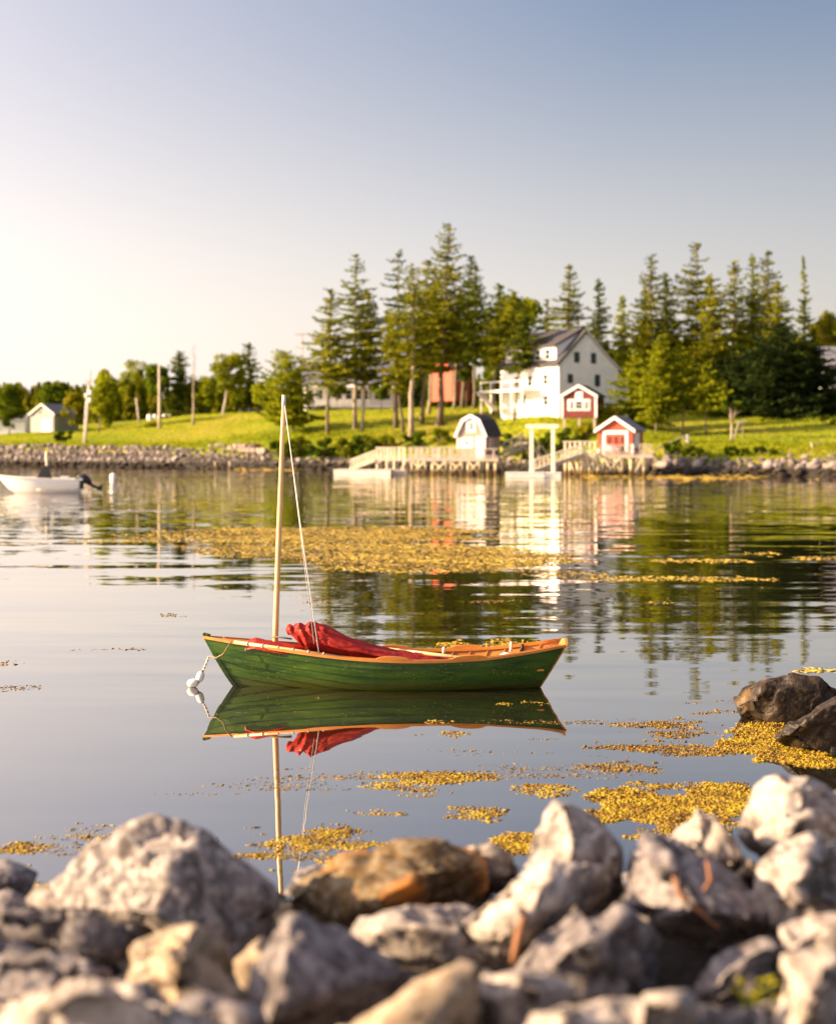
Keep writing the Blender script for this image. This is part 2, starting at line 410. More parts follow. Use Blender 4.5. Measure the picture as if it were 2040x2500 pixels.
sc = n.new('ShaderNodeTexNoise'); sc.inputs['Scale'].default_value = 9; sc.inputs['Detail'].default_value = 8; ms_ = n.new('ShaderNodeMapping'); ms_.inputs['Scale'].default_value = (0.5, 1, 5); l.new(tc.outputs['Object'], ms_.inputs[0]); l.new(ms_.outputs[0], sc.inputs['Vector'])
sr = ramp(n, [(0.62, (0, 0, 0)), (0.74, (0.5, 0.5, 0.5))]); l.new(sc.outputs['Fac'], sr.inputs[0])
m6 = n.new('ShaderNodeMix'); m6.data_type = 'RGBA'; l.new(sr.outputs[0], m6.inputs[0]); l.new(m5.outputs[2], m6.inputs[6]); m6.inputs[7].default_value = (0.10, 0.14, 0.05, 1)
l.new(m6.outputs[2], b.inputs['Base Color']); b.inputs['Roughness'].default_value = 0.3; b.inputs['Specular IOR Level'].default_value = 0.45
M['green_hull'] = m

# tanbark sailcloth, a little light passes through it
m, n, l, b = newmat('red_cloth')
tc = n.new('ShaderNodeTexCoord'); nz = n.new('ShaderNodeTexNoise'); nz.inputs['Scale'].default_value = 7; nz.inputs['Detail'].default_value = 6; l.new(tc.outputs['Object'], nz.inputs['Vector'])
r = ramp(n, [(0.3, (0.36, 0.016, 0.011)), (0.7, (0.46, 0.028, 0.016))]); l.new(nz.outputs['Fac'], r.inputs[0]); l.new(r.outputs[0], b.inputs['Base Color'])
b.inputs['Roughness'].default_value = 0.55; b.inputs['Specular IOR Level'].default_value = 0.35
tr = n.new('ShaderNodeBsdfTranslucent'); l.new(r.outputs[0], tr.inputs[0]); ms = n.new('ShaderNodeMixShader'); ms.inputs[0].default_value = 0.25
l.new(b.outputs[0], ms.inputs[1]); l.new(tr.outputs[0], ms.inputs[2]); l.new(ms.outputs[0], n['Material Output'].inputs[0])
bz = n.new('ShaderNodeTexNoise'); bz.inputs['Scale'].default_value = 45; bz.inputs['Detail'].default_value = 2; l.new(tc.outputs['Object'], bz.inputs['Vector'])
bp = n.new('ShaderNodeBump'); bp.inputs['Distance'].default_value = 0.002; l.new(bz.outputs['Fac'], bp.inputs['Height']); l.new(bp.outputs[0], b.inputs['Normal'])
M['red_cloth'] = m

# floating rockweed: every bladder its own tone
def weedmat(name, cs, vs):
    m, n, l, b = newmat(name)
    tc = n.new('ShaderNodeTexCoord'); vz = n.new('ShaderNodeTexVoronoi'); vz.inputs['Scale'].default_value = vs; l.new(tc.outputs['Object'], vz.inputs['Vector'])
    sp = n.new('ShaderNodeSeparateColor'); l.new(vz.outputs['Color'], sp.inputs[0])
    bn = n.new('ShaderNodeTexNoise'); bn.inputs['Scale'].default_value = vs / 14; bn.inputs['Detail'].default_value = 3; l.new(tc.outputs['Object'], bn.inputs['Vector'])
    am = n.new('ShaderNodeMath'); am.operation = 'MULTIPLY_ADD'; am.inputs[1].default_value = 2.2; am.inputs[2].default_value = -1.1; l.new(bn.outputs['Fac'], am.inputs[0])
    av = n.new('ShaderNodeMath'); av.operation = 'MULTIPLY_ADD'; av.inputs[1].default_value = 0.75; l.new(sp.outputs[0], av.inputs[0]); l.new(am.outputs[0], av.inputs[2])
    ac = n.new('ShaderNodeMath'); ac.operation = 'ADD'; ac.inputs[1].default_value = 0.15; ac.use_clamp = True; l.new(av.outputs[0], ac.inputs[0])
    r = ramp(n, cs); l.new(ac.outputs[0], r.inputs[0]); l.new(r.outputs[0], b.inputs['Base Color'])
    b.inputs['Roughness'].default_value = 0.4; b.inputs['Specular IOR Level'].default_value = 0.4
    b.inputs['Subsurface Weight'].default_value = 0.0
    tr = n.new('ShaderNodeBsdfTranslucent'); l.new(r.outputs[0], tr.inputs[0]); ms = n.new('ShaderNodeMixShader'); ms.inputs[0].default_value = 0.3
    l.new(b.outputs[0], ms.inputs[1]); l.new(tr.outputs[0], ms.inputs[2]); l.new(ms.outputs[0], n['Material Output'].inputs[0])
    return m
M['weed'] = weedmat('weed', [(0.0, (0.08, 0.04, 0.005)), (0.25, (0.25, 0.13, 0.006)), (0.6, (0.40, 0.26, 0.008)), (1.0, (0.50, 0.37, 0.012))], 45)
M['weed_brown'] = weedmat('weed_brown', [(0.0, (0.06, 0.03, 0.006)), (0.4, (0.19, 0.10, 0.01)), (1.0, (0.40, 0.25, 0.012))], 45)
M['weed_far'] = weedmat('weed_far', [(0.0, (0.20, 0.13, 0.02)), (0.4, (0.40, 0.27, 0.03)), (1.0, (0.54, 0.40, 0.05))], 4)

# lawn and shore ground
m, n, l, b = newmat('lawn')
g = n.new('ShaderNodeNewGeometry')
def gn(s, d=5):
    q = n.new('ShaderNodeTexNoise'); q.inputs['Scale'].default_value = s; q.inputs['Detail'].default_value = d; l.new(g.outputs['Position'], q.inputs['Vector']); return q
a1 = gn(0.07); r1 = ramp(n, [(0.36, (0.15, 0.20, 0.010)), (0.52, (0.26, 0.27, 0.016)), (0.68, (0.36, 0.28, 0.06))]); l.new(a1.outputs['Fac'], r1.inputs[0])
a2 = gn(1.6, 6); r2 = ramp(n, [(0.3, (0.55, 0.55, 0.55)), (0.7, (1.15, 1.15, 1.15))]); l.new(a2.outputs['Fac'], r2.inputs[0])
mu = n.new('ShaderNodeMix'); mu.data_type = 'RGBA'; mu.blend_type = 'MULTIPLY'; mu.inputs[0].default_value = 1; l.new(r1.outputs[0], mu.inputs[6]); l.new(r2.outputs[0], mu.inputs[7])
sx = n.new('ShaderNodeSeparateXYZ'); l.new(g.outputs['Position'], sx.inputs[0])
mr = n.new('ShaderNodeMapRange'); mr.inputs['From Min'].default_value = 0.9; mr.inputs['From Max'].default_value = 1.5; l.new(sx.outputs[2], mr.inputs['Value'])
mq = n.new('ShaderNodeMix'); mq.data_type = 'RGBA'; l.new(mr.outputs[0], mq.inputs[0]); mq.inputs[6].default_value = (0.03, 0.024, 0.014, 1); l.new(mu.outputs[2], mq.inputs[7])
l.new(mq.outputs[2], b.inputs['Base Color']); b.inputs['Roughness'].default_value = 0.95; b.inputs['Specular IOR Level'].default_value = 0.1
a3 = gn(5, 6); bp = n.new('ShaderNodeBump'); bp.inputs['Distance'].default_value = 0.12; l.new(a3.outputs['Fac'], bp.inputs['Height']); l.new(bp.outputs[0], b.inputs['Normal'])
M['lawn'] = m

# harbour water: mirror-calm, with slow swell and patches of fine ripple
m, n, l, b = newmat('harbour_water')
n.remove(b)
g = n.new('ShaderNodeNewGeometry')
def slope(scale, stretch, amp, detail=2):
    mp = n.new('ShaderNodeMapping'); mp.inputs['Scale'].default_value = stretch; l.new(g.outputs['Position'], mp.inputs['Vector'])
    q = n.new('ShaderNodeTexNoise'); q.inputs['Scale'].default_value = scale; q.inputs['Detail'].default_value = detail; l.new(mp.outputs[0], q.inputs['Vector'])
    s = n.new('ShaderNodeVectorMath'); s.operation = 'SUBTRACT'; s.inputs[1].default_value = (0.5, 0.5, 0.5); l.new(q.outputs['Color'], s.inputs[0])
    k = n.new('ShaderNodeVectorMath'); k.operation = 'MULTIPLY'; k.inputs[1].default_value = amp; l.new(s.outputs[0], k.inputs[0])
    return k.outputs[0]
def vadd(a, c):
    k = n.new('ShaderNodeVectorMath'); k.operation = 'ADD'; l.new(a, k.inputs[0]); l.new(c, k.inputs[1]); return k.outputs[0]
def vscale(a, f):
    k = n.new('ShaderNodeVectorMath'); k.operation = 'SCALE'; l.new(a, k.inputs[0]); l.new(f, k.inputs['Scale']); return k.outputs[0]
sw = slope(1.0, (0.20, 0.9, 1), (0.012, 0.085, 0), 2)
fi = slope(2.6, (0.35, 1.0, 1), (0.012, 0.034, 0), 2)
ch = slope(2.0, (0.6, 1.0, 1), (0.055, 0.105, 0), 3)
sx = n.new('ShaderNodeSeparateXYZ'); l.new(g.outputs['Position'], sx.inputs[0])
far = n.new('ShaderNodeMapRange'); far.inputs['From Min'].default_value = 34; far.inputs['From Max'].default_value = 120; far.inputs['To Min'].default_value = 0.04; far.inputs['To Max'].default_value = 1.0
l.new(sx.outputs[1], far.inputs['Value'])
mid = n.new('ShaderNodeMapRange'); mid.inputs['From Min'].default_value = 21; mid.inputs['From Max'].default_value = 31; mid.inputs['To Min'].default_value = 0.30; mid.inputs['To Max'].default_value = 1.0
l.new(sx.outputs[1], mid.inputs['Value'])
pm = n.new('ShaderNodeMapping'); pm.inputs['Scale'].default_value = (0.05, 0.16, 1); l.new(g.outputs['Position'], pm.inputs['Vector'])
pn = n.new('ShaderNodeTexNoise'); pn.inputs['Scale'].default_value = 1; pn.inputs['Detail'].default_value = 2; l.new(pm.outputs[0], pn.inputs['Vector'])
pr = n.new('ShaderNodeMapRange'); pr.inputs['From Min'].default_value = 0.35; pr.inputs['From Max'].default_value = 0.65; pr.inputs['To Min'].default_value = 0.35; pr.inputs['To Max'].default_value = 1.35; l.new(pn.outputs['Fac'], pr.inputs['Value'])
mm = n.new('ShaderNodeMath'); mm.operation = 'MULTIPLY'; l.new(mid.outputs[0], mm.inputs[0]); l.new(pr.outputs[0], mm.inputs[1])
brz = n.new('ShaderNodeMapRange'); brz.inputs['From Min'].default_value = -5; brz.inputs['From Max'].default_value = -22; brz.inputs['To Min'].default_value = 1.0; brz.inputs['To Max'].default_value = 2.3; l.new(sx.outputs[0], brz.inputs['Value'])
fm = n.new('ShaderNodeMath'); fm.operation = 'MULTIPLY'; l.new(far.outputs[0], fm.inputs[0]); l.new(brz.outputs[0], fm.inputs[1])
sl = vadd(vadd(vscale(sw, mm.outputs[0]), vscale(fi, mm.outputs[0])), vscale(ch, fm.outputs[0]))
up = n.new('ShaderNodeVectorMath'); up.operation = 'ADD'; up.inputs[1].default_value = (0, 0, 1); l.new(sl, up.inputs[0])
nm = n.new('ShaderNodeVectorMath'); nm.operation = 'NORMALIZE'; l.new(up.outputs[0], nm.inputs[0])
fr = n.new('ShaderNodeFresnel'); fr.inputs['IOR'].default_value = 1.5
pw = n.new('ShaderNodeMath'); pw.operation = 'POWER'; pw.inputs[1].default_value = 0.46; l.new(fr.outputs[0], pw.inputs[0])
gl = n.new('ShaderNodeBsdfGlossy'); gl.inputs['Roughness'].default_value = 0.015; gl.inputs['Color'].default_value = (1.0, 0.955, 0.92, 1)
l.new(nm.outputs[0], gl.inputs['Normal'])
df = n.new('ShaderNodeBsdfDiffuse'); df.inputs['Color'].default_value = (0.014, 0.013, 0.007, 1)
ms = n.new('ShaderNodeMixShader'); l.new(pw.outputs[0], ms.inputs[0]); l.new(df.outputs[0], ms.inputs[1]); l.new(gl.outputs[0], ms.inputs[2])
l.new(ms.outputs[0], n['Material Output'].inputs[0])
M['water'] = m

# ------------------------------------------------------------------ the setting
wa = MB().add([(-3000, -600, 0), (3000, -600, 0), (3000, 5000, 0), (-3000, 5000, 0)], [(0, 1, 2, 3)]).build('water', M['water'])
tag(wa, 'calm harbour water mirroring the shore', kind='structure')

SH = np.array([(-600, 520), (-200, 330), (-100, 275), (-60, 249), (-20, 221), (0, 210), (10, 203), (18, 193), (26, 181), (40, 169), (80, 148), (300, 90), (600, 40)], float)
def shore_y(x): return np.interp(x, SH[:, 0], SH[:, 1])
PD = np.array([-30, -6, 0, 3, 8, 12, 25, 50, 100, 250, 3000], float)
PX = np.array([-75, -55, -38, -26, -14, 0, 8, 16, 22, 30, 42], float)
PZ = np.array([
    (-3, -1, -0.2, 2.9, 3.5, 3.7, 4.4, 5.4, 7.5, 9, 14),
    (-3, -1, -0.2, 2.9, 3.5, 3.7, 4.6, 6.0, 8.5, 10, 14),
    (-3, -1, -0.2, 2.7, 3.3, 3.8, 5.4, 8.0, 9.5, 10, 14),
    (-3, -1, -0.2, 2.4, 3.6, 4.2, 6.0, 8.4, 10, 11, 14),
    (-3, -1, -0.2, 1.2, 3.9, 4.6, 6.5, 8.7, 10, 11, 14),
    (-3, -1, -0.2, 1.2, 3.6, 4.5, 6.8, 8.7, 10, 11, 14),
    (-3, -1, -0.2, 1.2, 3.4, 4.9, 7.2, 8.7, 10, 11, 14),
    (-3, -1, -0.2, 1.2, 4.2, 5.9, 7.8, 8.9, 10, 11, 14),
    (-3, -1, -0.2, 1.2, 3.6, 5.0, 6.8, 8.2, 10, 11, 14),
    (-3, -1, -0.2, 1.5, 2.9, 3.4, 4.8, 7.6, 9.5, 11, 14),
    (-3, -1, -0.2, 1.5, 2.9, 3.3, 4.6, 7.6, 9.5, 11, 14)], float)
def gz(x, y):
    x = np.atleast_1d(np.asarray(x, float)); y = np.atleast_1d(np.asarray(y, float))
    d = (y - shore_y(x)) * 0.86
    cols = np.stack([np.interp(d, PD, row) for row in PZ])
    t = np.clip(np.interp(x, PX, np.arange(len(PX))), 0, len(PX) - 1.0001)
    i = t.astype(int); f = t - i
    z = cols[i, np.arange(len(x))] * (1 - f) + cols[i + 1, np.arange(len(x))] * f
    return z + fbm(x * 0.15, y * 0.15, 5) * 0.22 * np.clip(d / 10, 0, 1)
def gz1(x, y): return float(gz(x, y)[0])
def hit(dx, dy, d0=150, d1=420):
    """distance at which the line of sight through a point of the view meets the ground"""
    px, py = dx * K, dy * K
    D = np.arange(d0, d1, 0.5)
    x = (px - CX) / F * D; z = EYE - (py - HY) / F * D
    dif = z - gz(x, D)
    k = np.where(dif < 0)[0]
    return float(D[k[0]]) if len(k) else 300.0

xs = np.concatenate([np.linspace(-1500, -140, 20), np.linspace(-136, 90, 150), np.linspace(100, 1500, 20)])
ts = np.concatenate([np.linspace(-25, -2, 6), np.linspace(-1, 60, 62), np.linspace(64, 300, 40), np.linspace(320, 3000, 20)])
rows = []
for t in ts:
    y = shore_y(xs) + t
    rows.append(list(zip(xs, y, gz(xs, y))))
lawn = MB().grid(rows).build('lawn', M['lawn'], sm=True)
tag(lawn, 'sloping yellow green lawn and bank across the harbour', kind='structure')

# dark stony foreshore under the riprap
xs = np.linspace(-140, 90, 230); rows = []
for t in np.linspace(-6, 3.6, 9):
    y = shore_y(xs) + t
    rows.append(list(zip(xs, y, gz(xs, y) + (0.10 if t < 3.5 else -0.25))))
fore = MB().grid(rows).build('foreshore', M['earth'], sm=True)
tag(fore, 'dark stony foreshore below the lawn', kind='structure')

# near bank under the boulders
xs = np.linspace(-14, 14, 57); ys = np.concatenate([np.linspace(-8, 4, 9), np.linspace(4.4, 15, 40)])
rows = []
for y in ys:
    z = np.interp(y, [-8, 0, 4, 5.5, 7.8, 8.8, 9.5, 10.7, 12.0, 15], [1.7, 1.5, 0.85, 0.42, 0.36, 0.74, 0.74, 0.05, -0.6, -1.2])
    rows.append([(x, y, z + 0.08 * float(fbm(np.array([x * 1.3]), np.array([y * 1.3]), 9)[0])) for x in xs])
bank = MB().grid(rows).build('near_bank', M['earth'], sm=True)
tag(bank, 'dark stony bank under the near boulders', kind='structure')

# ------------------------------------------------------------------ trees
RNG = np.random.default_rng(11)
def unit(v): return v / np.maximum(np.linalg.norm(v, axis=-1, keepdims=True), 1e-9)
def diamonds(c, a, b_):
    return np.stack([c + a, c + b_, c - a, c - b_], axis=1).reshape(-1, 3)
def trunk_mesh(h, r0, lean, seed, m, limbs=(), top=1.0):
    rg = random.Random(seed)
    mb = MB(); n = 9
    pts = []
    for i in range(n):
        u = i / (n - 1) * top
        pts.append((lean[0] * u + rg.uniform(-1, 1) * 0.006 * h * (0 < i), lean[1] * u + rg.uniform(-1, 1) * 0.006 * h * (0 < i), u * h - (0.25 if i == 0 else 0)))
    mb.tube(pts, [r0 * (1.25 if i == 0 else 1 - 0.9 * i / (n - 1) * top) for i in range(n)], 8)
    for a, b_, r in limbs:
        a, b_ = Vector(a), Vector(b_)
        mid = (a + b_) / 2 + Vector((rg.uniform(-.1, .1), rg.uniform(-.1, .1), 0.12)) * (b_ - a).length
        mb.tube([a, mid, b_], [r, r * 0.7, r * 0.25], 6)
    return mb.mesh('trunk', m, True)

def spruce(dx_top, dy_top, dx_base, dy_base, hw, clear, label, D=None, m='spruce', bark='bark', dens=1.0, gaps=0.12, seed=None, shape=0.75, name='spruce_tree', group=None, leaf=0.36, tr=1.0):
    if D is None: D = hit(dx_base, dy_base)
    seed = seed if seed is not None else int(dx_top * 7 + dy_top)
    rg = np.random.default_rng(seed)
    x = (dx_base * K - CX) / F * D
    z0 = gz1(x, D)
    top = S(dx_top, dy_top, D)
    h = top.z - z0
    lean = np.array([top.x - x, 0.0])
    rad = hw * 1.42 * K / F * D
    root = empty(name, (x, D, z0), 0, label, 'tree', group)
    link('trunk', trunk_mesh(h, max(0.1, h * 0.0125) * tr, lean, seed, M[bark], top=0.97), root)
    V = []
    zc = clear * h
    z = zc
    while z < h * 0.985:
        u = (z - zc) / (h - zc)
        nb = max(4, int(round((7 if u < 0.7 else 5) * dens)))
        Lm = rad * max(0.0, (1 - u)) ** shape * min(1.0, 0.55 + 2.2 * u if clear > 0.05 else 1.0) + 0.16
        a0 = rg.uniform(0, 6.28)
        for kbr in range(nb):
            if rg.random() < gaps: continue
            az = a0 + kbr * 6.283 / nb + rg.normal(0, 0.25)
            L = Lm * rg.uniform(0.4, 1.22) * (1 + .22 * math.sin(az * 2 + seed))
            k = max(3, int(L / (leaf * 0.72)))
            s = np.linspace(0.12, 1, k)
            droop = rg.uniform(0.05, 0.30) * (1.2 - u)
            dirx, diry = math.cos(az), math.sin(az)
            zz = z + L * (0.12 * s - droop * s * s * 1.2 + 0.12 * s ** 4) + rg.normal(0, 0.2)
            c = np.stack([lean[0] * (z / h) + dirx * L * s, lean[1] + diry * L * s, zz], 1)
            rep = 5
            c = np.repeat(c, rep, 0)
            w = np.repeat(np.sin(np.pi * np.clip(s * 0.85 + 0.12, 0, 1)), rep) * L * 0.28 + 0.05
            side = rg.uniform(-1, 1, len(c)) * w
            c[:, 0] += -diry * side; c[:, 1] += dirx * side; c[:, 2] += rg.normal(0, 0.07, len(c)) - np.abs(side) * 0.25
            d = np.array([dirx, diry, -0.15]) + rg.normal(0, 0.5, (len(c), 3))
            d = unit(d)
            o = unit(np.cross(d, rg.normal(0, 1, (len(c), 3)) + np.array([0, 0, 0.8])))
            sz = leaf * rg.uniform(0.6, 1.2, (len(c), 1)) * (1.0 - 0.45 * u)
            V.append(diamonds(c, d * sz, o * sz * 0.42))
        z += (0.50 + 0.26 * rg.random()) * (1.0 - 0.45 * u) * max(0.75, h / 18)
    # leader
    V = np.concatenate(V)
    link('crown', raw_mesh('crown', V, 4, M[m]), root)
    return root

def leafy(dx, dy, rx, ry, dx_base, dy_base, label, D=None, m='leaf', bark='bark', seed=None, n=26, per=150, leaf=0.26, group=None, name='leafy_tree', cat='tree', base_z=None, tr=1.0, flat=0.8):
    if D is None: D = hit(dx_base, dy_base)
    seed = seed if seed is not None else int(dx * 5 + dy * 3)
    rg = np.random.default_rng(seed)
    x = (dx_base * K - CX) / F * D
    z0 = gz1(x, D) if base_z is None else base_z
    c = S(dx, dy, D)
    s = K / F * D
    ax, az = rx * s, ry * s
    root = empty(name, (x, D, z0), 0, label, cat, group)
    cz = c.z - z0
    cen, tips = [], []
    V = []
    for i in range(n):
        p = rg.normal(0, 1, 3); p /= np.linalg.norm(p); p *= rg.uniform(0.35, 0.86)
        q = np.array([c.x - x + p[0] * ax, p[1] * ax * 0.9, cz + p[2] * az])
        cr = min(ax, az) * rg.uniform(0.22, 0.42)
        tips.append(q)
        k = int(per * rg.uniform(0.7, 1.3))
        d = unit(rg.normal(0, 1, (k, 3))) * (rg.uniform(0.25, 1.0, (k, 1)) ** 0.5) * cr
        d[:, 2] *= flat
        cc = q + d
        a = unit(rg.normal(0, 1, (k, 3)) + np.array([0, 0, -0.3]))
        o = unit(np.cross(a, rg.normal(0, 1, (k, 3))))
        sz = leaf * rg.uniform(0.6, 1.3, (k, 1))
        V.append(diamonds(cc, a * sz, o * sz * 0.6))
    h = max(cz + az * 0.5, 0.6)
    lean = (c.x - x, 0)
    limbs = [((lean[0] * 0.45, 0, h * 0.45), tuple(t), h * 0.009 * tr) for t in tips[:9]]
    if cat == 'tree':
        link('trunk', trunk_mesh(h, h * 0.017 * tr, lean, seed, M[bark], limbs), root)
    else:
        mb = MB()
        for t in tips[:10]: mb.tube([(0, 0, -0.1), (t[0] * .6, t[1] * .6, t[2] * .4), tuple(t)], [0.04, 0.03, 0.01], 5)
        mb.build('stem', M['bark'], root, True)
    link('crown' if cat == 'tree' else 'foliage', raw_mesh('crown', np.concatenate(V), 4, M[m]), root)
    return root

G1 = 'tall spruces in the grove on the lawn'
spruce(687, 597, 681, 905, 46, .33, 'dark spruce at the outer edge of the grove, nearest the bank bushes', group=G1, dens=1.0)
spruce(740, 527, 737, 893, 56, .30, 'tall broad spruce with a pointed tip, second in the grove', group=G1, bark='bark_pale', gaps=.2, m='pine')
spruce(765, 605, 752, 897, 42, .34, 'shorter spruce close beside the broad pointed spruce', group=G1, bark='bark_pale')
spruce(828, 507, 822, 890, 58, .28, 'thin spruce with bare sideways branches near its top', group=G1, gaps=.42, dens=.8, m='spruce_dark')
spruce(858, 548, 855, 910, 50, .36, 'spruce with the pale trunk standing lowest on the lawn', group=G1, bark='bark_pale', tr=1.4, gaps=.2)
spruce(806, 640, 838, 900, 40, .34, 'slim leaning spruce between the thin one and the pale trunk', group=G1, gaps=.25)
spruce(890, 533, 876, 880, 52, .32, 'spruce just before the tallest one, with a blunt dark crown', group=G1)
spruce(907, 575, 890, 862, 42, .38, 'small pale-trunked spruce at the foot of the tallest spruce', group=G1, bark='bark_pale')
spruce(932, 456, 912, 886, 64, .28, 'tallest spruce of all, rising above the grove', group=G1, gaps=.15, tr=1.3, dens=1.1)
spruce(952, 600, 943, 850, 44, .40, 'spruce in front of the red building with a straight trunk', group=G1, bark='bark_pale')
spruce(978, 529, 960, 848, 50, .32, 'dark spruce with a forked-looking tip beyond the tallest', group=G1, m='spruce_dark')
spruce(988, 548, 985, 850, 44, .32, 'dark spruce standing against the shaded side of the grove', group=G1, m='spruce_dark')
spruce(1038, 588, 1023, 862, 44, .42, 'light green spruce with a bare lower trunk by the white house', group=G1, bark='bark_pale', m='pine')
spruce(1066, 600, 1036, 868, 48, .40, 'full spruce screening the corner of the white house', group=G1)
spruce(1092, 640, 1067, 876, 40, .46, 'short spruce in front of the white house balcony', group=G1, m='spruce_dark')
leafy(1072, 655, 52, 68, 1075, 800, 'pale green leafy tree rising behind the grove beside the house', D=244, m='leaf', n=30)

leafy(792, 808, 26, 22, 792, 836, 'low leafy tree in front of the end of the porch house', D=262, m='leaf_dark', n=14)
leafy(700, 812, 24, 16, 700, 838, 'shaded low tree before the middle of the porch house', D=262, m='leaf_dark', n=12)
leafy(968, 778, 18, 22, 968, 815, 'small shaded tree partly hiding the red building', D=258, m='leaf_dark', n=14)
G2 = 'spruces behind the white house'
spruce(1182, 549, 1180, 760, 40, .2, 'tall spruce directly behind the ridge of the white house', D=252, group=G2)
spruce(1243, 576, 1243, 760, 30, .2, 'narrow dark spruce behind the right slope of the roof', D=250, group=G2, m='spruce_dark')
spruce(1292, 612, 1290, 768, 24, .3, 'slim sunlit spruce with a bare orange trunk beside the house', D=246, group=G2, m='pine', bark='bark_pale')
spruce(1136, 620, 1136, 760, 34, .15, 'low spruce behind the dormer roof', D=256, group=G2, gaps=.25)

G3 = 'tall spruces on the rise past the boathouse'
spruce(1352, 527, 1350, 780, 50, .12, 'tall spire spruce first of the group past the white house', D=236, group=G3)
spruce(1382, 565, 1385, 780, 40, .12, 'smaller spruce tucked beside the first tall spire', D=240, group=G3, m='spruce_dark')
spruce(1447, 496, 1445, 790, 62, .22, 'tallest open-branched spruce past the white house', D=238, group=G3, gaps=.28)
spruce(1474, 570, 1480, 790, 46, .15, 'bushy spruce leaning on the open-branched one', D=232, group=G3)
spruce(1525, 538, 1522, 800, 54, .14, 'broad spruce with brown gaps in its crown', D=234, group=G3, gaps=.2)
spruce(1563, 524, 1562, 800, 38, .1, 'slender spruce with a lit pointed tip', D=238, group=G3, m='pine')
spruce(1594, 518, 1596, 800, 50, .08, 'tall spruce with upswept tip above the dark thicket', D=242, group=G3)
spruce(1614, 580, 1612, 800, 46, .05, 'lower spruce against the dark thicket', D=230, group=G3)
spruce(1668, 531, 1672, 800, 40, .05, 'spindly half-bare spruce at the end of the row', D=244, group=G3, gaps=.35, shape=1.3, m='pine')
spruce(1340, 600, 1335, 790, 36, .1, 'dark young spruce at the edge of the house lawn', D=244, group=G3, m='spruce_dark')

G4 = 'lit conifers above the red boathouse'
spruce(1372, 694, 1362, 900, 46, .14, 'bright green pine directly above the red boathouse', group=G4, m='pine', shape=.7)
spruce(1417, 714, 1418, 905, 46, .34, 'pine with an orange lit trunk past the boathouse', group=G4, m='pine', shape=.7, gaps=.25)
spruce(1465, 756, 1465, 905, 36, .36, 'small pine standing alone on the lit strip of lawn', group=G4, m='pine', shape=.7)
spruce(1320, 728, 1320, 884, 46, .05, 'bushy young pine between the red hut and the boathouse', group=G4, m='pine', shape=.7)
spruce(1622, 672, 1620, 862, 98, .0, 'huge dark spruce skirted to the ground, in full shade', m='spruce_shaded', leaf=.4, dens=1.4, shape=.6, gaps=.03)
spruce(1545, 728, 1545, 858, 76, .0, 'dark round-topped spruce beside the huge shaded one', m='spruce_shaded', leaf=.4, dens=1.4, shape=.5, gaps=.03)
spruce(1692, 720, 1696, 858, 56, .0, 'dark spruce between the shaded giant and the small cottage', m='spruce_shaded', leaf=.36, dens=1.3, shape=.55, gaps=.03)
leafy(1722, 705, 46, 62, 1722, 800, 'yellow green leafy tree above the cottage roof', D=232, m='leaf_yellow', n=30)
leafy(1519, 843, 34, 14, 1519, 917, 'small flat-topped tree with a pale leaning trunk on the right lawn', m='leaf_dark', bark='bark_pale', n=14, per=90, tr=2.6)

G5 = 'trees along the left shore road'
leafy(213, 825, 40, 68, 206, 898, 'round bright green tree right behind the leaning utility pole', group=G5, m='leaf', n=34)
leafy(282, 795, 44, 56, 292, 872, 'dome-shaped green tree between the two bare poles', group=G5, m='leaf', n=34)
leafy(330, 790, 34, 44, 328, 850, 'darker leafy tree behind the tall bare pole', group=G5, m='leaf_dark', D=300)
spruce(373, 733, 374, 858, 27, .0, 'dense dark cone-shaped conifer left of the green mast', group=G5, m='spruce_dark', dens=1.5, gaps=.02, shape=.55, leaf=.36, name='conifer_tree')
leafy(428, 815, 34, 46, 430, 858, 'low leafy tree between the dead snag and the birch', group=G5, m='leaf')
leafy(482, 780, 42, 72, 463, 862, 'tall loose birch with a pale leaning trunk', group=G5, m='leaf', bark='birch_bark', n=30, tr=1.3)
spruce(517, 712, 520, 852, 30, .12, 'narrow dark spruce behind the birch', group=G5, m='spruce_dark', gaps=.2)
spruce(590, 726, 610, 898, 62, .10, 'spreading pine with low boughs just behind the masthead', group=G5, m='pine', shape=.55, gaps=.22, dens=1.1, name='pine_tree')
leafy(556, 825, 34, 40, 556, 850, 'rounded green tree between birch and spreading pine', group=G5, m='leaf', D=292)
leafy(22, 845, 38, 52, 20, 890, 'dark leafy tree beside the grey garage at the far left', group=G5, m='leaf_dark', D=285)
leafy(158, 850, 30, 42, 160, 895, 'light green bushy tree between garage and utility pole', group=G5, m='leaf_yellow', D=292)
leafy(115, 822, 34, 34, 115, 880, 'green tree behind the grey garage roof', group=G5, m='leaf_dark', D=320)
leafy(640, 800, 34, 50, 640, 850, 'shaded leafy tree behind the white porch house end', group=G5, m='leaf_dark', D=290)

# dead snag
D = 268.0; x = (402 * K - CX) / F * D; z0 = gz1(x, D); h = S(402, 715, D).z - z0
root = empty('dead_tree', (x, D, z0), 0, 'dead bare tree trunk with short twigs beside the dark cone-shaped conifer', 'tree')
link('trunk', trunk_mesh(h, .2, (0.1, 0), 3, M['bark_pale'], [((0, 0, h * u), (random.uniform(-.9, .9), random.uniform(-.5, .5), h * u + .5), .03) for u in np.linspace(.45, .95, 16)]), root)

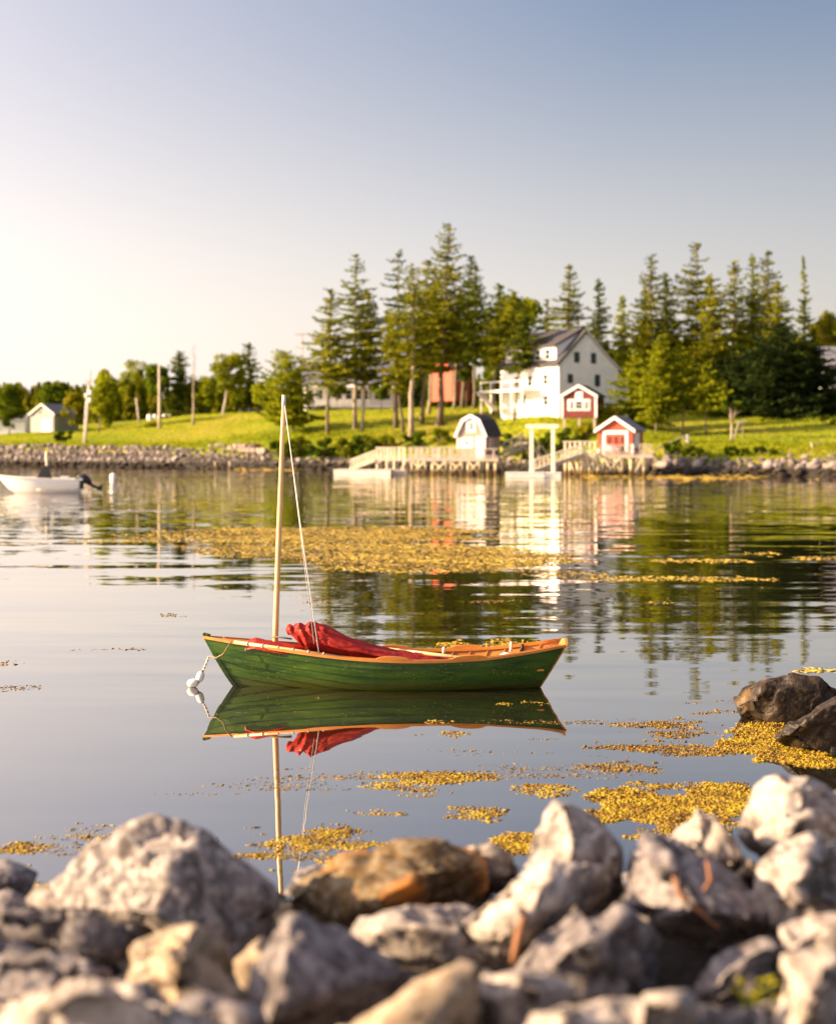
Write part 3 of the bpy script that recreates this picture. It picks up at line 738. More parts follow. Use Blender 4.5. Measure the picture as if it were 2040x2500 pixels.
# shrubs
GB = 'shrubs along the bank'
def shrub(dx, dy, rx, ry, label, m='leaf', D=None, group=GB, dyb=None, n=14, per=110, leaf=.2):
    return leafy(dx, dy, rx, ry, dx, dyb if dyb else dy + ry * 0.9, label, D=D, m=m, n=n, per=per, leaf=leaf, group=group, name='shrub', cat='shrub')
shrub(130, 906, 24, 15, 'dark green shrub on the seawall beside the utility pole', 'leaf_dark')
shrub(588, 930, 30, 26, 'shrub at the end of the stone seawall', 'leaf_dark')
shrub(622, 926, 34, 28, 'bright shrub on the bank just behind the mast halyard', 'leaf')
shrub(668, 932, 36, 26, 'dark shrub under the outermost spruce', 'leaf_dark')
shrub(712, 930, 34, 28, 'bright green shrub above the floating dock ramp', 'leaf')
shrub(752, 922, 36, 28, 'rounded dark shrub where the gangway railing begins', 'leaf_dark')
shrub(800, 918, 34, 22, 'low shrub behind the gangway platform railing', 'leaf')
shrub(860, 912, 34, 18, 'low shrub below the pale-trunked spruce', 'leaf_dark')
shrub(912, 906, 32, 20, 'bright shrub beside the gambrel shed', 'leaf')
shrub(1062, 925, 30, 26, 'dark shrub behind the gambrel shed stairs', 'leaf_dark')
shrub(1100, 930, 36, 32, 'dark dense shrub behind the left gantry post', 'leaf_dark')
shrub(1140, 925, 36, 32, 'dark shrub framed by the timber gantry', 'leaf_dark')
shrub(1185, 912, 34, 26, 'shrub on the bank above the boathouse gangway', 'leaf_dark')
shrub(1215, 895, 28, 18, 'yellowish shrub below the red hut', 'leaf_yellow')
shrub(1262, 862, 30, 26, 'yellow green shrub at the shaded wall of the red hut', 'leaf_yellow')
shrub(1395, 930, 26, 18, 'shaded shrub behind the boathouse deck', 'leaf_dark')
shrub(1440, 938, 30, 12, 'low dark shrub on the rocky bank past the boathouse', 'leaf_dark')
shrub(1530, 938, 34, 12, 'low bank shrub beneath the flat-topped tree', 'leaf_dark')
shrub(1590, 938, 36, 11, 'low reddish dark shrub in the middle of the right bank', 'leaf_dark')
shrub(1715, 872, 26, 12, 'small yellow lit shrub on the shaded right lawn', 'leaf_yellow', n=6, per=60)
shrub(1120, 845, 40, 10, 'low bright planting below the white house', 'leaf')
shrub(1060, 852, 36, 9, 'low planting at the foot of the balcony', 'leaf')
shrub(320, 880, 26, 9, 'yellow green shrub in front of the white boulder border', 'leaf_yellow', n=8)
shrub(1480, 850, 30, 18, 'dark shrub in the shade behind the small lone pine', 'leaf_dark')

# far woods: one mass
def wood(name, label, specs, seed, m):
    rg = np.random.default_rng(seed); V = []
    for (px0, px1, dyt, D0, D1, cnt) in specs:
        for i in range(cnt):
            D = rg.uniform(D0, D1); dx = rg.uniform(px0, px1)
            x = (dx * K - CX) / F * D; z0 = gz1(x, D)
            h = max(5.0, S(dx, dyt + abs(rg.normal(0, 10)) - 3, D).z - z0)
            k = int(330); u = rg.random(k) ** 0.8
            r = (1 - u) ** .7 * h * rg.uniform(.2, .3) * rg.uniform(.5, 1, k); a = rg.uniform(0, 6.283, k)
            c = np.stack([x + r * np.cos(a), D + r * np.sin(a), z0 + u * h], 1)
            d = unit(rg.normal(0, 1, (k, 3))); o = unit(np.cross(d, rg.normal(0, 1, (k, 3))))
            sz = rg.uniform(.5, .95, (k, 1)) * (1.15 - .7 * u[:, None])
            V.append(diamonds(c, d * sz, o * sz * .6))
    o = link(name, raw_mesh(name, np.concatenate(V), 4, M[m]))
    return tag(o, label, 'woods', kind='stuff')
wood('distant_woods', 'distant conifer woods along the far left skyline', [(-260, 190, 797, 400, 520, 150), (190, 640, 800, 360, 460, 130)], 4, 'spruce')
wood('backing_woods', 'dark woods behind the houses and the grove', [(640, 1000, 775, 300, 380, 90), (1000, 1330, 720, 275, 330, 70), (1330, 1700, 705, 262, 310, 90), (1700, 2000, 660, 260, 320, 60)], 5, 'spruce_dark')

# rough grass tufts on the banks
rg = np.random.default_rng(8); pts = []
for x0, x1, d0, d1, cnt in ((-62, -26, 3, 9, 900), (-26, 20, 4, 14, 1800), (18, 46, 3, 12, 1800)):
    x = rg.uniform(x0, x1, cnt); y = shore_y(x) + rg.uniform(d0, d1, cnt) / .86
    pts.append(np.stack([x, y, gz(x, y)], 1))
pts = np.repeat(np.concatenate(pts), 5, 0); k = len(pts)
pts[:, :2] += rg.normal(0, .16, (k, 2))
hh = rg.uniform(.15, .42, (k, 1)); tip = pts + np.array([0, 0, 1]) * hh + rg.normal(0, .1, (k, 3))
sd = unit(rg.normal(0, 1, (k, 3)) * np.array([1, 1, 0])) * .05
gt = link('bank_grass', raw_mesh('bank_grass', np.stack([pts - sd, pts + sd, tip], 1).reshape(-1, 3), 3, M['leaf']))
tag(gt, 'rough long grass along the edge of the bank', 'grass', kind='stuff')

# mown grass of the lawn, blade tufts that catch the low sun
rg = np.random.default_rng(18)
x = rg.uniform(-70, 52, 110000); d_ = rg.uniform(3.5, 62, 110000); y = shore_y(x) + d_ / .86
k = len(x); pts = np.stack([x, y, gz(x, y) - .02], 1)
hh = rg.uniform(.035, .08, (k, 1)); tip = pts + np.array([0, 0, 1]) * hh + rg.normal(0, .05, (k, 3))
a = rg.uniform(0, 6.283, k); sd = np.stack([np.cos(a), np.sin(a), 0 * a], 1) * rg.uniform(.06, .14, (k, 1))
gt = link('lawn_grass', raw_mesh('lawn_grass', np.stack([pts - sd, pts + sd, tip + sd * .7, tip - sd * .7], 1).reshape(-1, 3), 4, M['lawn_grass']))
tag(gt, 'mown grass covering the sunny slope', 'grass', kind='stuff')

# ------------------------------------------------------------------ shoreline rocks
def rock_mesh(seed, m, sub=2, cuts=9, rough=.06, sm=False):
    rg = random.Random(seed)
    bm = bmesh.new()
    bmesh.ops.create_icosphere(bm, subdivisions=sub, radius=0.5)
    planes = []
    for i in range(cuts):
        nrm = Vector((rg.gauss(0, 1), rg.gauss(0, 1), rg.gauss(0, 1))).normalized()
        planes.append((nrm, rg.uniform(.28, .42)))
    off = Vector((rg.uniform(0, 50),) * 3)
    for v in bm.verts:
        for nrm, d in planes:
            k = v.co.dot(nrm) - d
            if k > 0: v.co -= nrm * k
        v.co += v.co.normalized() * mnoise.noise(v.co * 4 + off) * rough
    me = bpy.data.meshes.new('rock'); bm.to_mesh(me); bm.free()
    me.materials.append(m)
    if sm: smooth(me)
    return me
RV = [rock_mesh(100 + i, M['shore_rock']) for i in range(12)]
def put_rock(me, name, x, y, z, s, rg, label=None, group=None, parent=None, flat=.75):
    o = link(name, me, parent)
    o.location = (x, y, z)
    o.scale = (s * rg.uniform(.85, 1.25), s * rg.uniform(.8, 1.1), s * rg.uniform(.85, 1.15) * flat)
    o.rotation_euler = (rg.uniform(-.5, .5), rg.uniform(-.5, .5), rg.uniform(0, 6.28))
    if label: tag(o, label, 'rock', group)
    return o
rg = random.Random(5)
def riprap(x0, x1, n, dmax, smin, smax, label, group):
    for i in range(n):
        x = rg.uniform(x0, x1); d = rg.uniform(-0.4, dmax)
        y = float(shore_y(x)) + d / .86
        s = rg.uniform(smin, smax)
        put_rock(rg.choice(RV), 'shore_rock', x, y, gz1(x, y) + s * .12, s, rg, label, group)
def cell_riprap(x0, x1, rows, step, dmax, smin, smax, label, group):
    x = x0
    while x < x1:
        for r_ in range(rows):
            xx = x + rg.uniform(-.3, .3) * step + (r_ % 2) * step * .5
            d = -.3 + (dmax + .3) * (r_ + rg.uniform(-.25, .25)) / (rows - 1)
            y = float(shore_y(xx)) + d / .86
            s = rg.uniform(smin, smax)
            put_rock(rg.choice(RV), 'shore_rock', xx, y, gz1(xx, y) + s * .12, s, rg, label, group)
        x += step
cell_riprap(-64, -31, 5, 1.0, 2.9, .75, 1.25, 'grey block of the riprap seawall behind the white motorboat', 'riprap blocks of the left seawall')
riprap(-20, 1, 42, 3.2, .6, 1.2, 'brownish boulder at the foot of the shrub bank beside the floating dock', 'boulders below the shrub bank')
riprap(1, 22, 30, 3.0, .6, 1.2, 'boulder lying among the dock pilings', 'boulders around the docks')
riprap(23.5, 46, 62, 3.4, .8, 1.7, 'pale grey boulder on the shore past the red boathouse', 'boulders of the right shore')
for i in range(7):
    x = rg.uniform(27, 43); y = float(shore_y(x)) + rg.uniform(4.5, 7)
    put_rock(RV[i], 'shore_rock', x, y, gz1(x, y) + .1, rg.uniform(.6, 1.1), rg, 'single pale stone lying in the grass of the right bank', 'stones in the bank grass')
# small stones filling the joints: one mass
V, Fc = [], []; base = 0
bmi = bmesh.new(); bmesh.ops.create_icosphere(bmi, subdivisions=1, radius=.5)
iv = np.array([v.co[:] for v in bmi.verts]); ifc = np.array([[v.index for v in f.verts] for f in bmi.faces]); bmi.free()
nr = np.random.default_rng(3)
for x0, x1, cnt, dm in ((-75, -20, 1900, 3.2), (-20, 22, 800, 3.6), (22, 60, 1000, 3.6)):
    for i in range(cnt):
        x = nr.uniform(x0, x1); d = nr.uniform(-1.2, dm); y = float(shore_y(x)) + d / .86
        s = nr.uniform(.25, .7)
        v = iv * (1 + nr.normal(0, .13, (len(iv), 1))) * np.array([s * 1.2, s, s * .7]) + np.array([x, y, gz1(x, y) + .05])
        V.append(v); Fc.append(ifc + base); base += len(v)
o = link('shore_rubble', tri_mesh('shore_rubble', np.concatenate(V), np.concatenate(Fc), M['shore_rock']))
tag(o, 'small rubble stones packed along the far waterline', 'rubble', kind='stuff')

# squared stone seawall left of the shrubs
p0, p1 = S(405, 960, 235), S(545, 960, 226)
root = empty('stone_seawall', (p0.x, p0.y - 1.0, 0), math.atan2(p1.y - p0.y, p1.x - p0.x), 'pinkish squared stone seawall with rough top course left of the shrubs', 'wall')
L = (Vector((p1.x, p1.y, 0)) - Vector((p0.x, p0.y, 0))).length
MB().box(0.05, L - .05, .25, 2.6, -.6, 2.5).build('core', M['wall_stone'], root)
WV = []
for i in range(8):
    bm = bmesh.new(); bmesh.ops.create_cube(bm, size=1); bmesh.ops.bevel(bm, geom=bm.edges[:], offset=.13, segments=1, affect='EDGES')
    for v in bm.verts: v.co += Vector((rg.gauss(0, .03), rg.gauss(0, .05), rg.gauss(0, .03)))
    me = bpy.data.meshes.new('stone'); bm.to_mesh(me); bm.free(); me.materials.append(M['wall_stone']); WV.append(me)
z = -.2
while z < 2.45:
    hh = rg.uniform(.42, .6); x = -rg.uniform(0, .4)
    while x < L:
        w = rg.uniform(.6, 1.25)
        o = link('stone', rg.choice(WV), root); o.location = (x + w / 2, .18 + rg.uniform(-.06, .06), z + hh / 2); o.scale = (w * .98, .7, hh * .97)
        x += w
    z += hh
for i in range(16):
    o = link('stone', rg.choice(WV), root); s = rg.uniform(.5, .9); o.location = (L * (.05 + .75 * i / 15), .6 + rg.uniform(0, .9), 2.55 + rg.uniform(0, .5)); o.scale = (s * 1.2, s, s * .7); o.rotation_euler = (rg.uniform(-.3, .3), rg.uniform(-.3, .3), rg.uniform(0, 3))
# rust red planter board on the seawall
c = S(533, 925, 228); MB().box(-1.0, 1.0, -.1, .5, -.35, .35).build('rusty_panel', M['barn_red'], loc=(c.x - .5, c.y, 2.9))
tag(bpy.data.objects['rusty_panel'], 'low rust red panel on top of the stone seawall', 'panel')
# white boulders bordering the road
ORD = ('first', 'second', 'third', 'fourth', 'fifth', 'sixth', 'seventh', 'eighth', 'ninth')
for i in range(9):
    t = i / 8; dx = 312 + 88 * t; dy = 873 - 14 * min(1, t * 1.6)
    D = hit(dx, dy); c = S(dx, dy, D)
    put_rock(RV[i % 12], 'border_boulder', c.x, D, gz1(c.x, D) + .5, 1.35, rg, '%s white boulder of the curved row on the left lawn, counted from the stub pole' % ORD[i], 'white border boulders', flat=1.0)
    o = bpy.context.scene.collection.objects[-1]; me = o.data.copy(); me.materials.clear(); me.materials.append(M['white_paint']); o.data = me
for i in range(7):
    dx = 500 + 9 * i; dy = 852
    D = hit(dx, dy); c = S(dx, dy, D)
    o = put_rock(RV[i % 12], 'border_boulder', c.x, D, gz1(c.x, D) + .3, 1.1, rg, '%s pale boulder of the low row leading from the birch to the spreading pine' % ORD[i], 'pale boulders by the birch', flat=.8)
# mooring stakes
for dx, lab in ((447, 'wooden stake in the water, the one nearer the motorboat'), (477, 'wooden stake in the water, the one nearer the mast')):
    p = onwater(dx, 976); o = MB().tube([(0, 0, -.8), (0.03, 0, .4), (0, 0, 1.0)], [.11, .1, .08], 8).build('stake', M['piling'], sm=True, loc=p); tag(o, lab, 'stake', 'stakes before the seawall')

# ------------------------------------------------------------------ poles
def pole(dxb, dyb, dxt, dyt, r, label, D=None, name='utility_pole', cat='pole'):
    D = D or hit(dxb, dyb); x = (dxb * K - CX) / F * D; z0 = gz1(x, D); t = S(dxt, dyt, D)
    root = empty(name, (x, D, z0), 0, label, cat)
    q = Vector((t.x - x, 0, t.z - z0))
    MB().tube([(0, 0, -.4), q * .5, q], [r, r * .85, r * .65], 10).build('shaft', M['pole'], root, True)
    return root, q
root, q = pole(177, 924, 188, 770, .2, 'leaning utility pole with bright metal fittings at the left seawall')
for u, s in ((.60, 1), (.70, 1), (.66, -1)):
    c = q * u + Vector((.28 * s, -.1, 0))
    MB().tube([c + Vector((0, 0, -.32)), c + Vector((0, 0, -.28)), c + Vector((0, 0, .28)), c + Vector((0, 0, .34))], [.12, .22, .22, .1], 12).build('transformer', M['gel_white'], root, True)
MB().bar(q * .86 + Vector((-.7, -.15, 0)), q * .86 + Vector((.5, -.15, .05)), .12).build('crossarm', M['pole'], root)
MB().tube([(-.3, 0, 0), q * .5 + Vector((-.3, 0, 0)), q * .8 + Vector((-.1, 0, 0))], .07, 8).build('conduit', M['gel_white'], root, True)
pole(332, 856, 331, 758, .25, 'tall straight bare pole in front of the darker leafy tree', D=266)
pole(290, 868, 283, 826, .2, 'short leaning stub pole beside the dome-shaped tree', name='stub_pole')
pole(137, 872, 134, 830, .2, 'short pole with an orange band behind the grey garage', D=300)
root, q = pole(628, 800, 627, 690, .17, 'distant power pole with two crossarms beside the grove', D=300)
for u in (.8, .97): MB().bar(q * u + Vector((-1.2, -.1, 0)), q * u + Vector((1.2, -.1, 0)), .12).build('crossarm', M['pole'], root)

# ------------------------------------------------------------------ buildings
def window(root, x, z, w, h, y=0.0, frame=.1, mull=False, out=-1, m='white_paint', axis='y'):
    """a window on a wall whose outside is out*axis; x along the wall"""
    def bx(a0, a1, d0, d1, z0, z1):
        d0, d1 = y + out * d0, y + out * d1
        return (a0, a1, min(d0, d1), max(d0, d1), z0, z1) if axis == 'y' else (min(d0, d1), max(d0, d1), a0, a1, z0, z1)
    mb = MB()
    mb.box(*bx(x - w / 2 - frame, x - w / 2, 0.0, .07, z - h / 2, z + h / 2)); mb.box(*bx(x + w / 2, x + w / 2 + frame, 0.0, .07, z - h / 2, z + h / 2))
    mb.box(*bx(x - w / 2 - frame, x + w / 2 + frame, 0.0, .075, z + h / 2, z + h / 2 + frame)); mb.box(*bx(x - w / 2 - frame, x + w / 2 + frame, 0.0, .075, z - h / 2 - frame, z - h / 2))
    if mull: mb.box(*bx(x - .03, x + .03, .02, .05, z - h / 2, z + h / 2))
    mb.box(*bx(x - w / 2, x + w / 2, .02, .05, z - .025, z + .025))
    f = mb.build('window', M[m], root)
    MB().box(*bx(x - w / 2, x + w / 2, .004, .022, z - h / 2, z + h / 2)).build('pane', M['glass'], f)
    return f

# white house: local x = across the gable, y = along the ridge, origin at the near corner
c = S(1160, 846, 214)
hz = c.z
TH = R(32)
root = empty('white_house', (c.x, c.y, hz), TH, 'tall white clapboard house with dark roof, dormer and balcony above the docks', 'house')
Wd, Ln, pk = 9.3, 12.5, 4.15
eL, eR, top = 5.4, 4.9, 9.45
MB().prism([(0, -1.5), (Wd, -1.5), (Wd, eR), (7.4, 6.5), (pk, top), (0, eL)], 'y', 0, Ln).build('wall', M['house_white'], root)
rt = .18
ro = MB()
ro.prism([(-.35, eL - .32), (pk, top + .02), (pk, top + .24), (-.38, eL - .08)], 'y', -.25, Ln + .3)
ro.prism([(pk + .001, top + .02), (7.4, 6.52), (Wd + .35, eR - .28), (Wd + .4, eR - .05), (7.45, 6.74), (pk + .001, top + .24)], 'y', -.25, Ln + .3)
roof = ro.build('roof', M['roof_dark'], root)
MB().prism([(-.40, eL - .36), (pk, top - .1), (pk, top + .27), (-.43, eL - .05)], 'y', -.33, -.262).build('rake_board', M['roof_green'], root)
MB().prism([(pk + .002, top - .02), (7.4, 6.42), (Wd + .36, eR - .34), (Wd + .4, eR - .22), (7.42, 6.55), (pk + .002, top + .12)], 'y', -.33, -.262).build('rake_board', M['white_paint'], root)
dm = MB().prism([(.25, 5.1), (.25, 7.55), (pk - .1, top + .02), (pk - .1, 7.0)], 'y', .9, Ln - .8).build('dormer', M['house_white'], root)
MB().prism([(-.15, 7.50), (pk - .05, top + .26), (pk - .05, top + .46), (-.15, 7.70)], 'y', .62, Ln - .5).build('dormer_roof', M['roof_dark'], root)
for yy in (2.6, 4.6, 7.0, 9.2): window(root, yy, 6.6, .9, 1.2, .25, axis='x')
# gable windows
for xx, zz, w, h in ((2.75, 6.2, .62, 1.15), (5.35, 6.15, .62, 1.15), (1.75, 3.55, .62, .95), (5.95, 3.4, .62, 1.3)):
    window(root, xx, zz, w, h, 0.0, frame=.08, m='roof_green')
for yy, zz in ((2.7, 3.5), (6.0, 3.4), (8.8, 3.4), (2.6, .9), (7.4, 1.1)): window(root, yy, zz, .9, 1.2, 0.0, axis='x')
MB().box(Wd, Wd + 2.2, .6, 7, -1.4, 3.6).build('side_wing', M['house_white'], root)
MB().prism([(Wd - .1, 4.3), (Wd + 2.5, 3.5), (Wd + 2.5, 3.7), (Wd - .1, 4.5)], 'y', .3, 7.3).build('side_wing_roof', M['roof_dark'], root)
# balcony along the sunny wall
MB().box(-2.6, -.004, 4.0, 13.5, 2.05, 2.3).build('balcony_floor', M['white_paint'], root)
for yy in (4.2, 6.5, 8.8, 11.1, 13.3):
    MB().box(-2.55, -2.4, yy - .08, yy + .08, -.6, 2.05).build('balcony_post', M['white_paint'], root)
    MB().box(-2.58, -2.46, yy - .06, yy + .06, 2.3, 3.3).build('rail_post', M['white_paint'], root)
MB().box(-2.6, -2.44, 4.0, 13.5, 3.3, 3.4).build('handrail', M['white_paint'], root)
MB().bar((-2.9, 13.2, 2.1), (-2.9, 9.6, -.3), .9, .2).build('stair', M['weathered'], root)

def gable_shed(name, c, rot, w, d, he, hp, wallm, roofm, trimm, label, over=.3, cat='hut'):
    root = empty(name, c, rot, label, cat)
    MB().prism([(-w / 2, -.1), (w / 2, -.1), (w / 2, he), (0, hp), (-w / 2, he)], 'y', 0, d).build('wall', M[wallm], root)
    sl = (hp - he) / (w / 2)
    r_ = MB()
    r_.prism([(-w / 2 - over, he - over * sl + .02), (0, hp + .02), (0, hp + .16), (-w / 2 - over, he - over * sl + .16)], 'y', -over, d + over)
    r_.prism([(w / 2 + over, he - over * sl + .02), (0.001, hp + .02), (0.001, hp + .16), (w / 2 + over, he - over * sl + .16)], 'y', -over, d + over)
    r_.build('roof', M[roofm], root)
    for s in (-1, 1):
        MB().prism([(s * (w / 2 + over + .03), he - over * sl - .16), (s * .001, hp - .16), (s * .001, hp + .19), (s * (w / 2 + over + .03), he - over * sl + .19)], 'y', -over - .06, -over - .004).build('rake_board', M[trimm], root)
    return root
# red hut on the bank
c = S(1202, 866, 203)
root = gable_shed('red_hut', (c.x, c.y, c.z), R(-18), 4.0, 4.6, 2.45, 3.6, 'barn_red', 'roof_green', 'white_paint', 'small dark red hut with white trimmed window on the bank below the white house', .22)
for s in (-1, 1): MB().box(s * 2.0 - .14, s * 2.0 + .14, -.05, -.003, -.1, 2.3).build('corner_board', M['white_paint'], root)
MB().box(-1.35, 1.35, -.05, -.004, .72, 2.05).build('window_surround', M['white_paint'], root)
MB().box(-.45, .45, -.052, -.006, 2.05, 2.95).build('gable_panel', M['white_paint'], root)
window(root, 0, 1.38, .75, .8, -.05, frame=.06); window(root, -.88, 1.38, .3, .8, -.05, frame=.05); window(root, .88, 1.38, .3, .8, -.05, frame=.05)
for s in (-1.8, 0, 1.8): MB().box(s - .12, s + .12, .1, .35, -1.6, -.1).build('footing', M['weathered'], root)

# ------------------------------------------------------------------ docks
def X_at(px, D): return (px - CX) / F * D
def Z_at(py, D): return EYE - (py - HY) / F * D
def rail(root, a, b, h, n, m='weathered', bw=.22, name='baluster', top=True, low=True):
    a, b = Vector(a), Vector(b)
    if top: MB().bar(a + Vector((0, 0, h)), b + Vector((0, 0, h)), .14, .1).build('handrail', M[m], root)
    if low: MB().bar(a + Vector((0, 0, h * .22)), b + Vector((0, 0, h * .22)), .06, .1).build('lower_rail', M[m], root)
    for i in range(n):
        p = a.lerp(b, (i + .5) / n)
        MB().box(p.x - bw / 2, p.x + bw / 2, p.y - .04, p.y + .03, p.z, p.z + h - .03).build(name, M[m], root)
def bent(root, x, y, zt, zb, m='piling', r=.13):
    MB().tube([(x, y, zb), (x + .02, y, (zt + zb) / 2), (x, y, zt)], [r * 1.1, r, r * .95], 8).build('piling', M[m], root, True)

# shed dock: local origin at front left deck corner, on the water
D1 = 184.0
x0, x1 = X_at(993, D1), X_at(1217, D1)
zd = Z_at(1118, D1)
root = empty('shed_dock', (x0, D1, 0), R(-11), 'weathered timber dock on cross-braced pilings carrying the gambrel shed', 'dock')
Ld = x1 - x0
MB().box(0, Ld, 0, 4.6, zd - .1, zd).build('deck', M['weathered'], root)
MB().box(-.05, Ld + .05, -.09, -.003, zd - .34, zd - .02).build('fascia', M['weathered'], root)
MB().box(0, Ld, .3, .5, zd - .36, zd - .1).build('beam', M['weathered'], root)
px = [.5, 1.95, 2.75, 4.15, 4.7, 5.85, 6.5, 7.7, 8.6, 9.4]
for x in px:
    bent(root, x, .15, zd - .12, -1.2); bent(root, x, 3.9, zd - .12, -1.0)
for a, b_ in ((.5, 1.95), (2.75, 4.15), (4.7, 5.85), (6.5, 7.7)):
    MB().bar((a, -.02, zd - .3), (b_, -.02, .12), .06, .2).build('brace', M['piling'], root)
    MB().bar((b_, -.1, zd - .35), (a, -.1, .12), .06, .2).build('brace', M['piling'], root)
rail(root, (0.1, .05, zd), (4.9, .05, zd), 1.12, 8, bw=.32)
rail(root, (4.95, .05, zd), (Ld, .05, zd), .95, 5, bw=.18)
rail(root, (0.1, 4.4, zd), (4.6, 4.4, zd), 1.12, 5, bw=.2)
# lower landing and gangway to the float
gx0, gx1 = X_at(914, D1) - x0, -.1
MB().box(gx0, gx1, .1, 2.0, zd - .28, zd - .14).build('landing', M['dock_pale'], root)
for x in (gx0 + .15, gx0 + 1.2, gx0 + 2.0, gx1 - .3):
    bent(root, x, .2, zd - .28, -1.0, 'dock_pale', .1); bent(root, x, 1.9, zd - .28, -1.0, 'dock_pale', .1)
rail(root, (gx0, .1, zd - .14), (gx0 + 2.25, .1, zd - .14), 1.24, 6, 'dock_pale', bw=.24)
rail(root, (gx0 + 2.3, .1, zd - .14), (gx1, .1, zd - .14), 1.24, 2, 'dock_pale', bw=.3)
MB().bar((gx0 + 2.6, .02, .2), (gx0 + 3.3, .02, zd - .3), .06, .16).build('brace', M['dock_pale'], root)
gw = empty('gangway', (x0 + gx0, D1 + .7, 0), R(-11), 'pale sloping gangway with railings leading down to the long float', 'gangway')
b0 = Vector((X_at(850, D1) - x0 - gx0, 0, .5)); t0 = Vector((0, 0, zd - .2))
for yy in (0, 1.2):
    a, b_ = b0 + Vector((0, yy, 0)), t0 + Vector((0, yy, 0))
    MB().bar(a, b_, .12, .34).build('stringer', M['dock_pale'], gw)
    rail(gw, a, b_, 1.0, 8, 'dock_pale', bw=.13, low=False)
MB().bar(b0 + Vector((0, .6, .1)), t0 + Vector((0, .6, .1)), 1.1, .06).build('walkway', M['weathered'], gw)
fx0, fx1 = X_at(814, 181), X_at(955, 181)
fl = empty('float', (fx0, 181.6, 0), R(-9), 'long pale floating platform at the foot of the shed dock gangway', 'float')
MB().box(0, fx1 - fx0, 0, 3.0, .02, .46).build('hull', M['float_white'], fl)
MB().box(-.06, fx1 - fx0 + .06, -.06, 3.06, .46, .56).build('deck', M['dock_pale'], fl)
fl2 = empty('float', (fx1 + .08, 181.3, 0), 0, 'short greyish floating platform against the shed dock pilings', 'float')
MB().box(0, X_at(990, 181) - fx1, 0, 2.6, .02, .40).build('hull', M['weathered'], fl2)
MB().box(0, X_at(990, 181) - fx1, -.05, 2.6, .40, .5).build('deck', M['dock_pale'], fl2)

# gambrel shed
c = Vector((X_at(1113, 186.2), 185.6, zd + .003))
root = empty('gambrel_shed', (c.x + 1.6, c.y, c.z), R(-24), 'small shingled shed with gambrel roof and white doors on the dock', 'shed')
w = 3.25; he, hm, hp = 2.45, 3.95, 4.5; xm = .95
MB().prism([(-w / 2, 0), (w / 2, 0), (w / 2, he), (xm, hm), (0, hp), (-xm, hm), (-w / 2, he)], 'y', 0, 4.2).build('wall', M['shingle'], root)
ro = MB()
for s in (-1, 1):
    ro.prism([(s * (w / 2 + .18), he - .22), (s * (xm + .02), hm + .02), (s * .001, hp + .02), (s * .001, hp + .14), (s * (xm + .1), hm + .13), (s * (w / 2 + .28), he - .18)], 'y', -.22, 4.4)
ro.build('roof', M['roof_dark'], root)
for s in (-1, 1):
    MB().prism([(s * (w / 2 + .05), he - .3), (s * (xm - .12), hm - .1), (s * .001, hp - .2), (s * .001, hp + .17), (s * (xm + .12), hm + .16), (s * (w / 2 + .3), he - .2)], 'y', -.29, -.225).build('rake_board', M['white_paint'], root)
MB().box(-w / 2 - .01, -w / 2 + .2, -.05, -.003, 0, he).build('corner_board', M['white_paint'], root)
MB().box(w / 2 - .2, w / 2 + .01, -.05, -.003, 0, he).build('corner_board', M['white_paint'], root)
ld = MB().box(-.55, .55, -.07, -.004, 2.7, 4.05).build('loft_door', M['white_paint'], root); window(root, 0, 3.4, .28, .7, -.07, frame=.05)
dr = MB().box(.5, 1.42, -.08, -.005, .02, 2.25).build('door', M['white_paint'], root); MB().box(.58, .64, -.12, -.08, 1.0, 1.12).build('handle', M['black'], dr)
sh = MB().box(-1.2, .2, -.06, -.004, 1.05, 2.15).build('shutter', M['white_paint'], root); window(root, -.5, 1.6, .5, .3, -.06, frame=.04)
window(root, 1.6, 1.55, .6, .8, w / 2, axis='x', out=1)

# stairs from the shed dock up the bank
a = Vector((X_at(1218, 187), 187, zd)); D2 = 197; b_ = Vector((X_at(1345, D2), D2, gz1(X_at(1345, D2), D2) + .15)); mid = Vector((X_at(1282, 192), 192, a.z + 1.55))
root = empty('bank_stairs', a, 0, 'weathered wooden stairs climbing from the shed dock up the bank', 'stairs')
for p, q in ((a, mid), (mid, b_)):
    p, q = p - a, q - a
    sd = (q - p).cross(Vector((0, 0, 1))).normalized() * .6
    for s in (-1, 1):
        MB().bar(p + sd * s, q + sd * s, .08, .3).build('stringer', M['weathered'], root)
        MB().bar(p + sd * s + Vector((0, 0, 1)), q + sd * s + Vector((0, 0, 1)), .1, .12).build('handrail', M['weathered'], root)
        for i in range(4):
            t = p.lerp(q, i / 3) + sd * s; MB().box(t.x - .06, t.x + .06, t.y - .06, t.y + .06, t.z - .5, t.z + 1).build('rail_post', M['weathered'], root)
    for i in range(10):
        t = p.lerp(q, (i + .5) / 10); MB().bar(t - sd * .95 + Vector((0, 0, .18)), t + sd * .95 + Vector((0, 0, .18)), .3, .05).build('tread', M['weathered'], root)

